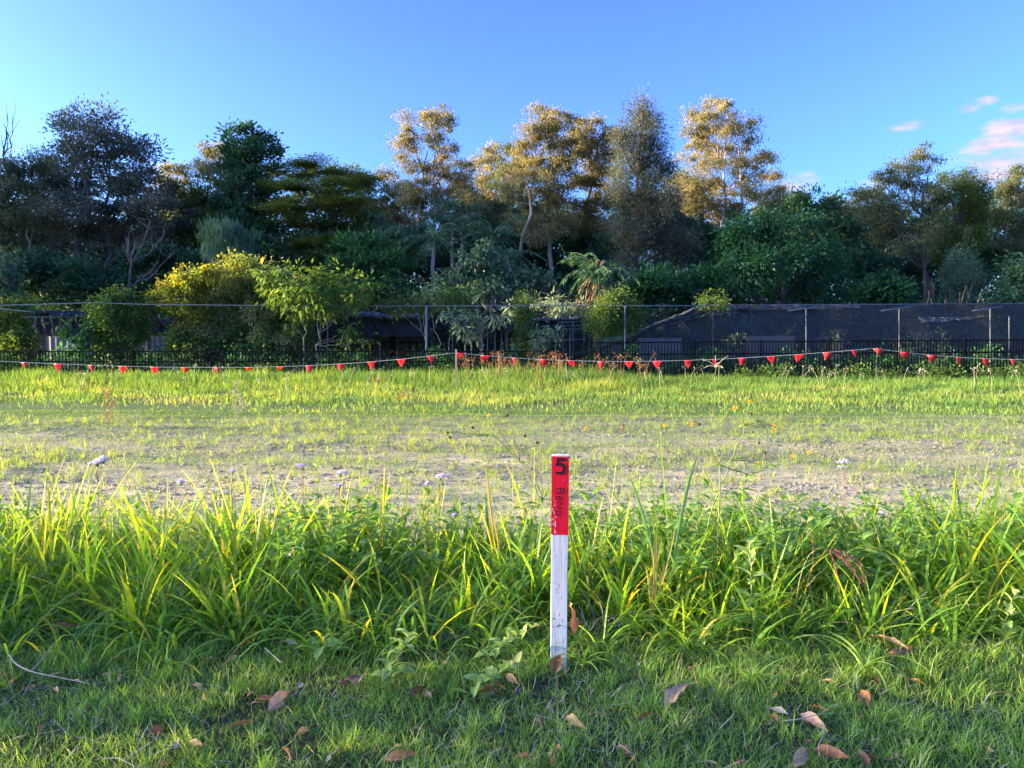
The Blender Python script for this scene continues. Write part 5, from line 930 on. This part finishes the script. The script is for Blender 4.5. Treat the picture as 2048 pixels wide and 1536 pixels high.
strap_plant('thin arching grass shoot curving over the lawn, left of the bright strap plant', 1500, 1370, [(3.0, 1.2, .26, .011, 2.2, .3), (-.9, 1.1, .34, .012, 2.2, .3), (-1.5, 1.3, .28, .012, 2.6, .4), (.2, .9, .4, .012, 1.4, .3)], TALLG)
strap_plant('tuft of dark arching blades right at the foot of the marker peg', 1165, 1335, [(a, rng.uniform(.7, 1.3), rng.uniform(.2, .36), .010, rng.uniform(1.4, 2.4), rng.uniform(.1, .5)) for a in np.linspace(-2.9, 1.2, 13)], TALLG)
strap_plant('pair of long blades sweeping left across the lawn at far left', 250, 1290, [(3.2, .5, .42, .014, .9, .75), (2.9, .35, .34, .016, .7, .3), (.1, .9, .36, .016, 1.8, .35), (-.9, 1.2, .34, .018, 2.3, .2), (-.4, 1.3, .4, .018, 2.4, .35)], TALLG)
strap_plant('single broad bright blade lying over the small seedling at left', 715, 1305, [(3.5, .5, .27, .03, 1.2, .3)], YOUNG)
strap_plant('bright broad grass blade leaning in from the right edge', 2075, 1290, [(2.9, 1.0, .34, .028, 1.4, .4), (3.4, .8, .34, .024, 1.6, .2)], YOUNG)
strap_plant('blue-green drooping ribbon blades over the lawn at the right', 1955, 1330, [(-2.2, 1.1, .3, .02, 2.4, .1), (-.5, 1.1, .36, .016, 2.2, .1), (2.6, 1.0, .36, .014, 1.8, .1)], TALLG)
def tall_blades(label, bx, D, tips, mat, W=.018, val=.2, name='tall_blade_clump'):
    B_ = np.array([X(bx, D), D, 0]); root = thing(name, label, 'grass clump', B_); lb = MB()
    for (x, y, dD) in tips:
        T_ = pt(x, y, D + dD); p = bez(B_ + rng.normal(0, .01, 3) * [1, 1, 0], B_ * .35 + T_ * .65 + [rng.normal(0, .02), 0, .06], T_, 12); t = np.linspace(0, 1, 12); w = W * (np.minimum(1, .35 + 1.2 * t) * (1 - t ** 5) + .03) / 2
        a = rng.uniform(-.5, .5); s_ = np.stack([np.cos(a + 0 * t) * w, np.sin(a + 0 * t) * w, 0 * w], 1); f_ = np.stack([0 * w, -w * .35, 0 * w], 1)
        v = np.stack([p - s_ + f_, p, p + s_ + f_], 1).reshape(-1, 3); i = (np.arange(11) * 3)[:, None] + np.arange(2)[None]; lb.add(v, np.stack([i, i + 1, i + 4, i + 3], -1).reshape(-1, 4), val + rng.normal(0, .05))
    lb.build('leaf', mat, root, loc=B_); return root
tall_blades('two tall blue-green broad blades sticking up high right of the peg', 1335, 4.15, [(1395, 908, .1), (1255, 945, .1)], BLUEB := leafmat('blue_green_blade', [(0, (.14, .25, .13)), (1, (.24, .38, .18))], .4, (1.1, 1.2, .5)), .022, .5)
tall_blades('tall thin blade arching up between the two blue-green blades', 1345, 4.5, [(1318, 842, .2), (1300, 930, .2)], TALLG, .009, .7)
tall_blades('straw-yellow upright clump of dead blades right of the peg', 1308, 3.95, [(1297, 1085, 0), (1312, 1060, .1), (1324, 1075, .1), (1350, 1050, .1), (1290, 1130, 0), (1306, 1100, 0), (1330, 1120, 0), (1300, 1150, 0), (1318, 1140, 0)], STRAWY := leafmat('yellow_straw', [(0, (.28, .26, .06)), (.3, (.42, .36, .10)), (1, (.6, .45, .2))], .4, (1.2, 1.1, .5)), .011, .3)
tall_blades('spray of long yellow-tipped blades at the left edge', 90, 4.3, [(5, 1000, .1), (60, 1035, .2), (95, 960, .3), (150, 1020, .3), (290, 900, .5)], TALLG, .018, .85)
tall_blades('yellow-lit long blades leaning left in the left grass', 300, 4.3, [(190, 1005, .2), (250, 1030, .2), (350, 990, .3), (430, 960, .3), (335, 960, .4)], TALLG, .018, .88)
tall_blades('long pale yellow blade crossing the grass left of the peg', 770, 4.1, [(640, 1105, -.1), (735, 1075, .1)], TALLG, .016, .9)
tall_blades('tall single blade leaning left above the weeds, left of the mint weed', 588, 4.7, [(533, 915, .1)], TALLG, .02, .6)
tall_blades('slim brown-tipped blades rising between the purple flowers and the peg', 760, 4.7, [(770, 925, .1), (815, 975, .1), (705, 985, .1)], TALLG, .012, .95)
tall_blades('pair of thin orange-tipped stalks just left of the peg', 1000, 4.4, [(972, 925, .1), (958, 1012, .1), (985, 1030, .1)], TALLG, .012, .93)
tall_blades('tall bright green blade standing up at the right', 1915, 4.7, [(1915, 925, .2), (1990, 935, .3), (1850, 975, .2), (2030, 990, .2)], TALLG, .022, .72)

def seed_stalk(label, bx, D, tip, kind, mat=RUST, name='seed_stalk', size=.12, low=None):
    B_ = np.array([X(bx, D), D, 0]); root = thing(name, label, 'grass stalk', B_); sb, hb = MB(), MB(); T_ = pt(*tip, D + .1); p = stemline(sb, B_, T_, .0018, .0010, .02, 12, .8)
    if kind == 'fingers':
        for k in range(7): a = rng.uniform(0, 6.28); e = T_ + np.array([math.cos(a) * size, math.sin(a) * size * .6, rng.uniform(-.1, .9) * size]); q = bez(T_, (T_ + e) / 2 + [0, 0, size * .3], e, 14); hb.tube(q, .0014, 4, .6); leafquads(hb, q, rng.normal(0, 1, (14, 3)), .008, .003)
    elif kind == 'panicle':
        for k in range(26):
            t = rng.random(); o = T_ - np.array([0, 0, t * size * 2.2]); a = rng.uniform(0, 6.28); l = size * (.15 + .45 * t); e = o + np.array([math.cos(a) * l, math.sin(a) * l, l * .9]); q = bez(o, (o + e) / 2 + [0, 0, .01], e, 6); hb.tube(q, .0008, 3, .5); leafquads(hb, np.repeat(q[2:], 3, 0) + rng.normal(0, .004, (12, 3)), rng.normal(0, 1, (12, 3)), .010, .005)
    elif kind == 'spike':
        n = 60; t = rng.random(n); o = T_ - np.stack([0 * t, 0 * t, t * size], 1); leafquads(hb, o + rng.normal(0, .003, (n, 3)), rng.normal(0, 1, (n, 3)) + [0, 0, 1.5], .014, .005)
    sb.build('stem', STEMM, root, loc=B_); hb.build('seed_head', mat, root, loc=B_); return root
seed_stalk('tall rusty seed panicle at the left, tallest of the left stalks', 240, 4.9, (217, 780), 'panicle', size=.11)
seed_stalk('straw-brown seed panicle second from the left against the meadow', 470, 5.0, (473, 762), 'panicle', size=.11, mat=STRAW)
seed_stalk('thin stalk with spreading finger seed heads left of the centre stake', 735, 5.0, (755, 765), 'fingers', size=.10)
seed_stalk('stalk with splayed claw-like seed head below the pennants in the centre', 820, 4.9, (793, 800), 'fingers', size=.11)
seed_stalk('bare thin stalk with a narrow green spike left of the peg', 763, 4.8, (775, 870), 'spike', mat=STEMM, size=.06)
seed_stalk('faint tall stalk over the bare soil, right of the peg', 1390, 5.0, (1432, 735), 'fingers', size=.09, mat=STRAW)
seed_stalk('short leaning stalk with a brown bud cluster left of the yellow flowers', 1250, 4.9, (1245, 850), 'spike', mat=RUST, size=.05)
# drooping pink seed head
B_ = np.array([X(1590, 4.0), 3.95, 0]); root = thing('pink_seed_grass', 'arched stalk with a drooping beaded pink seed head at the right', 'grass stalk', B_); sb, hb = MB(), MB()
a0, m0, e0 = B_, pt(1600, 1075, 4.0), pt(1655, 1098, 4.0); q = bez(a0, m0, e0, 14); sb.tube(q, [.0025, .0015], 5, .9)
for (x, y) in ((1732, 1180), (1722, 1165), (1738, 1150), (1712, 1145), (1730, 1165), (1672, 1160), (1680, 1185), (1725, 1130), (1705, 1120)):
    w_ = pt(x, y, 4.0 + rng.normal(0, .03)); q = bez(e0, (e0 * .5 + w_ * .5) + [.02, 0, .03], w_, 22); hb.tube(q, .0010, 4, .5)
    for c in q[5:]: ball(hb, c + rng.normal(0, .0015, 3), .0034, rng.random(), 5)
sb.build('stem', STEMM, root, loc=B_); hb.build('seed_head', PINKS := leafmat('pink_seed', [(0, (.30, .07, .08)), (1, (.58, .24, .20))], .2, (1, .8, .8)), root, loc=B_)
B_ = np.array([X(1625, 4.3), 4.3, 0]); root = thing('pink_seed_grass', 'second beaded seed string hanging straight down, left of the drooping pink one', 'grass stalk', B_); sb, hb = MB(), MB()
q = bez(B_, pt(1590, 1030, 4.3), pt(1622, 1060, 4.2), 10); sb.tube(q, .0014, 4, .9); q = bez(q[-1], pt(1632, 1110, 4.15), pt(1618, 1190, 4.1), 30); hb.tube(q, .0009, 4)
for c in q[::1]: ball(hb, c, .0032, rng.random(), 5)
sb.build('stem', STEMM, root, loc=B_); hb.build('seed_head', PINKS, root, loc=B_)
# yellow-flowered weed
def yellow_weed(label, bx, D, tips, joints):
    B_ = np.array([X(bx, D), D, 0]); root = thing('yellow_flower_weed', label, 'flower', B_); sb, lb = MB(), MB(); js = [pt(x, y, D) for x, y in joints]; prev = B_
    for j in js: stemline(sb, prev, j, .004, .003, .01, 6, .4); prev = j
    for (x, y, k, jj) in tips:
        e = pt(x, y, D + rng.normal(0, .06)); stemline(sb, js[jj], e, .0026, .0016, .008, 6, .4); hb = MB(); r_ = {'y': .021, 'b': .009, 'o': .015}[k]
        if k == 'b': ball(hb, e, r_); puff(hb, e, r_, 20, .007, .002, 1); hb.build('seed_bud', DRYFL, root, loc=B_)
        else: puff(hb, e, r_, 80, r_ * .6, .003, .9); hb.build('flower_head', YELLOW, root, loc=B_); cb = MB(); ball(cb, e - [0, 0, r_ * .55], r_ * .5); cb.build('calyx', WEED, root, loc=B_)
    for j in js + js:
        bigleaf(lb, j, rng.uniform(0, 6.28), .3, .06, .022, 1, .3, rng.random(), 4); bigleaf(lb, j, rng.uniform(0, 6.28), .2, .045, .018, 1, .3, rng.random(), 4)
    sb.build('stem', STEMM, root, loc=B_); lb.build('foliage', WEED, root, loc=B_)
yellow_weed('sprawling weed with yellow button flowers on long forked stems, right of the peg', 1400, 4.5, [(1471, 819, 'y', 2), (1500, 805, 'o', 2), (1502, 827, 'b', 2), (1547, 852, 'o', 3), (1548, 862, 'o', 3), (1518, 886, 'b', 3), (1530, 905, 'b', 1), (1515, 928, 'o', 1)], [(1430, 1000), (1462, 920), (1490, 850), (1515, 840)])
yellow_weed('low weed stem reaching right with small orange-yellow buds over the soil', 1440, 4.4, [(1585, 914, 'o', 2), (1618, 906, 'o', 2), (1398, 848, 'b', 0), (1330, 852, 'o', 0), (1385, 850, 'o', 0)], [(1440, 930), (1500, 950), (1545, 930)])
yellow_weed('wiry dark-budded weed with crossing thin stems left of the peg top', 1060, 4.5, [(978, 832, 'o', 1), (1012, 832, 'b', 1), (1015, 830, 'b', 1), (900, 875, 'b', 2), (895, 865, 'b', 2), (945, 855, 'b', 2), (1075, 885, 'b', 0), (1050, 872, 'b', 0), (1172, 857, 'o', 0)], [(1085, 1000), (1040, 925), (985, 870)])

# rusty seed heads beside the fence, more stalks in the meadow
def stalks(name, mat, n, xr, yr, zr, label, hs=.05, cnt=14):
    mb = MB()
    for i in range(n):
        y = rng.uniform(*yr); x = X(rng.uniform(*xr), y); z = float(GZ(y)); h = rng.uniform(*zr); tip = np.array([x + rng.normal(0, .12), y + rng.normal(0, .1), z + h]); p = bez([x, y, z], [x, y, z + h * .6], tip, 5); mb.tube(p, [.006, .004], 3, .6)
        leafquads(mb, tip + rng.normal(0, 1, (cnt, 3)) * hs * np.array([1, 1, .8]), rng.normal(0, 1, (cnt, 3)) + [0, 0, .3], .07, .018)
    tag(mb.build(name, mat), label, 'grass', None, 'stuff')
stalks('rusty_seed_heads', RUST, 60, (930, 1300), (22.5, 25.5), (.55, .95), 'rusty brown seed heads standing in the long grass before the fence', .07)
stalks('pale_seed_heads', STRAW, 90, (-200, 2300), (20, 26), (.3, .65), 'scattered pale straw seed stalks above the long grass', .04, 9)

# ---------------------------------------------------------------- fallen leaves and twigs on the lawn
def dead_leaf(x, y, ln, ang, col, label, w=.42, droop=.5, curl=.6, z=.035, up=.1, cat='fallen leaf', name='fallen_leaf'):
    c = g(x, y, z); L = .9 * ln / F * math.hypot(c[1], HC) * (1 + .5 * abs(math.sin(math.radians(ang)))); a = math.radians(ang); rs = np.random.default_rng(int(x * 3 + y)); mb = MB()
    d = np.array([math.cos(a), math.sin(a), 0]); global rng; sv = rng; rng = rs
    bigleaf(mb, c - d * L / 2, a, up + droop * .5, L, L * w, droop * rs.uniform(.8, 2.2), .35, .5, 9, curl * rs.choice([-1, 1]) * rs.uniform(.8, 3.2), rs.uniform(-.7, .7), .10); rng = sv
    mb.tube(np.array([c - d * L / 2, c - d * (L / 2 + .012) + [0, 0, .004]]), [.0012, .0008], 4)
    o = mb.build(name, DEAD[col], None, True, loc=tuple(c)); tag(o, label, cat); o['group'] = 'dead leaves on the lawn'
    return o
LEAVES = [
 (116, 1263, 85, 2, 'russet', 'long russet leaf lying flat under the tall grass at the far left', .2), (8, 1354, 32, 75, 'russet', 'upright russet leaf cut by the left picture edge', .5), (27, 1361, 20, 110, 'orange', 'small orange leaf beside the upright one at the left edge', .6),
 (422, 1320, 28, 45, 'tan', 'small tan leaf below left of the pair of big russet leaves'), (489, 1296, 42, 62, 'russet', 'large curled russet leaf, upper one of the stacked pair at left'), (461, 1324, 34, 70, 'tan', 'large tan leaf, lower one of the stacked pair at left'),
 (577, 1290, 44, -25, 'grey', 'pale grey-white curled leaf at the foot of the tall grass'), (626, 1303, 18, 10, 'dark', 'little dark leaf left of the glossy seedling'), (396, 1378, 40, -35, 'pink', 'bent pinkish brown leaf in the middle of the left lawn'),
 (357, 1371, 22, 85, 'russet', 'small upright russet leaf beside the bent pinkish one'), (410, 1396, 28, -60, 'russet', 'dark tip leaf under the bent pinkish leaf'), (456, 1392, 36, -30, 'tan', 'dull tan leaf right of the bent pinkish leaf'),
 (506, 1387, 24, 65, 'orange', 'narrow orange-brown leaf standing on edge'), (533, 1397, 30, 10, 'orange', 'orange-brown leaf tucked behind the big grey-pink leaf'), (514, 1409, 30, -5, 'pink', 'short pinkish leaf lying left of the big grey-pink leaf'), (559, 1402, 58, 80, 'pink', 'big wrinkled grey-pink leaf pointing towards the camera'),
 (581, 1387, 34, -5, 'dark', 'dark red-brown leaf at the top of the big grey-pink leaf'), (603, 1371, 22, 80, 'grey', 'small grey shrivelled leaf above the dark red one'), (482, 1453, 50, 18, 'orange', 'long bright orange-brown leaf low in the left lawn', .25), (605, 1464, 34, 65, 'tan', 'twisted tan leaf low centre-left'),
 (316, 1462, 20, 35, 'russet', 'small rounded russet leaf in the lower left lawn', .8), (84, 1455, 20, 95, 'orange', 'little orange leaf in the bottom left corner'), (520, 1489, 20, 20, 'tan', 'tiny pale tan scrap near the bottom left centre'), (574, 1511, 40, -60, 'russet', 'long russet leaf slanting at the bottom edge, left of the pale one'),
 (668, 1508, 46, 80, 'grey', 'pale grey leaf standing at the bottom edge left of centre'), (393, 1488, 34, -20, 'tan', 'thin curled tan leaf near the bottom left'), (352, 1489, 24, -75, 'grey', 'slim grey leaf left of the thin curled tan one'), (215, 1349, 18, 0, 'tan', 'small pale leaf near the bent twig'), (38, 1476, 20, 50, 'grey', 'grey scrap near the bottom left corner'), (692, 1366, 24, 40, 'russet', 'short russet leaf left of the dark curled one'),
 (704, 1362, 36, 20, 'dark', 'dark curled leaf under the crinkled pale shoot'), (722, 1360, 34, 65, 'tan', 'light tan sliver against the dark curled leaf'), (834, 1384, 40, 50, 'dark', 'purplish brown star-shaped curled leaf'), (850, 1388, 34, 130, 'dark', 'second lobe-like dark leaf crossing the star-shaped one'),
 (976, 1387, 52, 5, 'russet', 'broad russet leaf under the lowest runner shoot', .5), (802, 1518, 64, 6, 'orange', 'long rough orange-brown leaf at the bottom centre', .3), (1027, 1361, 34, -50, 'tan', 'tan leaf right of the lowest runner shoot'), (1040, 1385, 28, 60, 'dark', 'dark leaf in the shade left of the peg foot'),
 (1117, 1338, 30, 62, 'russet', 'large crumpled russet leaf leaning on the foot of the marker peg', .65), (1142, 1255, 46, 98, 'russet', 'dry brown leaf hanging beside the lower peg, right side', .4), (1150, 1446, 42, -45, 'tan', 'cream-tan torn leaf on the lawn right below the peg'), (1055, 1520, 40, -35, 'russet', 'curled russet leaf cut by the bottom edge near the centre'),
 (1106, 1522, 26, 80, 'orange', 'small orange leaf at the bottom edge under the peg'), (1291, 1437, 38, 35, 'russet', 'twisted russet leaf left of the big bark flake'), (1253, 1505, 40, -55, 'pink', 'long pinkish leaf near the bottom edge right of the peg'), (985, 1479, 18, 40, 'dark', 'small dark leaf in the lower middle lawn'),
 (890, 1303, 26, 0, 'russet', 'little russet leaf behind the reddish-edged upright leaf'), (785, 1300, 26, -10, 'dark', 'brown scrap at the grass edge above the star-shaped leaf'), (1548, 1437, 26, 88, 'russet', 'narrow upright russet leaf below the thin arching shoot'), (1558, 1423, 30, -45, 'grey', 'grey-brown sliver beside the narrow upright one'),
 (1630, 1443, 48, -55, 'pink', 'brown and white leaf crossing the pale twig'), (1660, 1515, 60, -40, 'russet', 'long curved brown leaf at the bottom right'), (1602, 1518, 56, 55, 'pink', 'large smooth pinkish leaf at the bottom edge, right of centre'), (1727, 1519, 34, 85, 'russet', 'thin upright brown leaf at the bottom right edge'),
 (1803, 1513, 24, 10, 'tan', 'small round tan leaf in the bottom right lawn', .8), (1838, 1365, 26, -50, 'orange', 'orange-tan leaf in the right lawn'), (1752, 1359, 18, 90, 'russet', 'tiny russet leaf right of the bright strap plant'), (1728, 1396, 46, 75, 'russet', 'shrivelled russet leaf below the bright strap plant'),
 (1800, 1308, 46, 5, 'dark', 'dark reddish curled leaf at the grass edge on the right'), (1822, 1300, 34, 50, 'russet', 'russet leaf lying over the dark reddish one'), (2006, 1388, 36, -10, 'tan', 'tan broken leaf near the right edge'), (1484, 1527, 34, 30, 'russet', 'russet leaf half out of the bottom edge'), (1418, 1529, 30, -30, 'grey', 'grey-tan leaf cut by the bottom edge left of the russet one'),
 (1581, 1433, 18, 80, 'russet', 'very small russet leaf between the sliver and the pale twig'), (1589, 1370, 40, -10, 'dark', 'dull brown leaf buried in the lawn under the thin shoot'), (1390, 1338, 30, 10, 'tan', 'tan leaf just above the big bark flake'), (1258, 1515, 30, -50, 'dark', 'dark brown leaf at the bottom edge right of the peg'),
 (1778, 1285, 60, -50, 'pink', 'long pale brown leaf hanging at the grass edge on the right', .25), (1756, 1480, 22, 5, 'pink', 'small pinkish leaf low on the right lawn'), (1735, 1264, 34, -30, 'yellow', 'yellow leaf among green blades at the right'), (1363, 1466, 14, 10, 'tan', 'tiny tan scrap below the big bark flake'), (585, 1108, 30, 80, 'grey', 'dry grey-pink leaf caught high in the tall grass at the left')]
rl = np.random.default_rng(77); seen_ = set()
def trim_(t, n=7):
    w = t.split()[:n]
    while w[-1] in ('the', 'of', 'a', 'at', 'in', 'on', 'near', 'by', 'under', 'beside', 'left', 'right', 'below', 'above', 'and', 'one', 'lower', 'upper', 'from', 'behind', 'to', 'pointing', 'towards', 'cut', 'picture', 'big', 'bottom', 'lying', 'tucked', 'against', 'with', 'over', 'just', 'high', 'among', 'leaning', 'crossing', 'standing', 'dark', 'pale', 'slanting', 'out', 'half', 'flat', 'long', 'bent', 'crumpled', 'grass', 'marker', 'caught', 'buried', 'hanging', 'small', 'large', 'runner', 'tall', 'lower'): w.pop()
    return ' '.join(w)
for k_ in range(46):
    xx, yy = rl.uniform(0, 2048), 1300 + 230 * rl.random() ** .8; col_ = ['russet', 'tan', 'pink', 'dark', 'orange'][rl.integers(5)]
    nb = min(LEAVES[:-1], key=lambda q: math.hypot(q[0] - xx, (q[1] - yy) * 1.5)); dx_, dy_ = xx - nb[0], yy - nb[1]
    lb_ = 'tiny ' + {'russet': 'russet', 'tan': 'tan', 'pink': 'pinkish', 'dark': 'dark brown', 'orange': 'orange'}[col_] + ' leaf scrap ' + (('left of' if dx_ < 0 else 'right of') if abs(dx_) > abs(dy_) else ('behind' if dy_ < 0 else 'in front of')) + ' the ' + trim_(nb[5])
    if lb_ in seen_: continue
    seen_.add(lb_); o_ = dead_leaf(xx, yy, rl.uniform(12, 26), rl.uniform(-90, 90), col_, lb_, w=.4, curl=.8, z=.012, name='leaf_scrap', cat='leaf scrap'); o_['group'] = 'tiny leaf scraps in the lawn'
for L_ in LEAVES:
    zz = .018
    if L_[1] == 1108: zz = .34
    if L_[0] == 1142: zz = .13
    dead_leaf(*L_[:6], w=L_[6] if len(L_) > 6 else .34, z=zz, up=.9 if L_[0] in (1142, 1117) else .12, curl=.6 if L_[2] > 24 else .3)
bk = dead_leaf(1361, 1386, 100, 58, 'pink', 'big grey-pink crumpled bark flake lying on the lawn right of the peg', w=.27, curl=.3, cat='bark', name='bark_flake'); del bk['group']
bk.data.vertices.foreach_get('co', (co := np.zeros(len(bk.data.vertices) * 3))); co += rng.normal(0, .0022, len(co)); bk.data.vertices.foreach_set('co', co)
TW = surf('bleached_twig', [(.3, (.30, .24, .17)), (.7, (.52, .44, .33))], 30, .8, .3)
def twig(label, pts, r, side=()):
    P3 = [g(x, y, .05 + .01 * math.sin(i)) for i, (x, y) in enumerate(pts)]; o = P3[0]; mb = MB(); t = np.linspace(0, 1, 16); q = np.stack([np.interp(t, np.linspace(0, 1, len(P3)), [p[k] for p in P3]) for k in range(3)], 1); q[1:-1] = (q[:-2] + q[1:-1] + q[2:]) / 3; mb.tube(q, [r, r * .5], 6)
    for (x, y, i) in side: e = g(x, y, .07); mb.tube(bez(q[i], (q[i] + e) / 2 + [0, 0, .01], e, 5), [r * .6, r * .3], 5)
    tag(mb.build('twig', TW, None, True, loc=tuple(o)), label, 'twig')
twig('long curved bleached twig in the left lawn', [(12, 1300), (30, 1328), (62, 1344), (120, 1355), (182, 1368)], .0042, [(160, 1362, 13), (125, 1345, 10)])
twig('straight pale twig slanting up beside the curved one', [(62, 1343), (85, 1318), (110, 1284)], .0035)
twig('short straight stick pointing at the glossy seedling', [(530, 1296), (562, 1325)], .003)
twig('thin pale crooked twig in the lower right lawn', [(1565, 1442), (1600, 1438), (1640, 1428), (1675, 1426)], .0022, [(1660, 1420, 10)])
twig('curling dry stalk dropping from the brown and white leaf', [(1645, 1452), (1648, 1470), (1636, 1490), (1640, 1512)], .0022)
twig('tiny curved straw arc at the bottom left', [(205, 1518), (235, 1515), (275, 1535)], .0018)
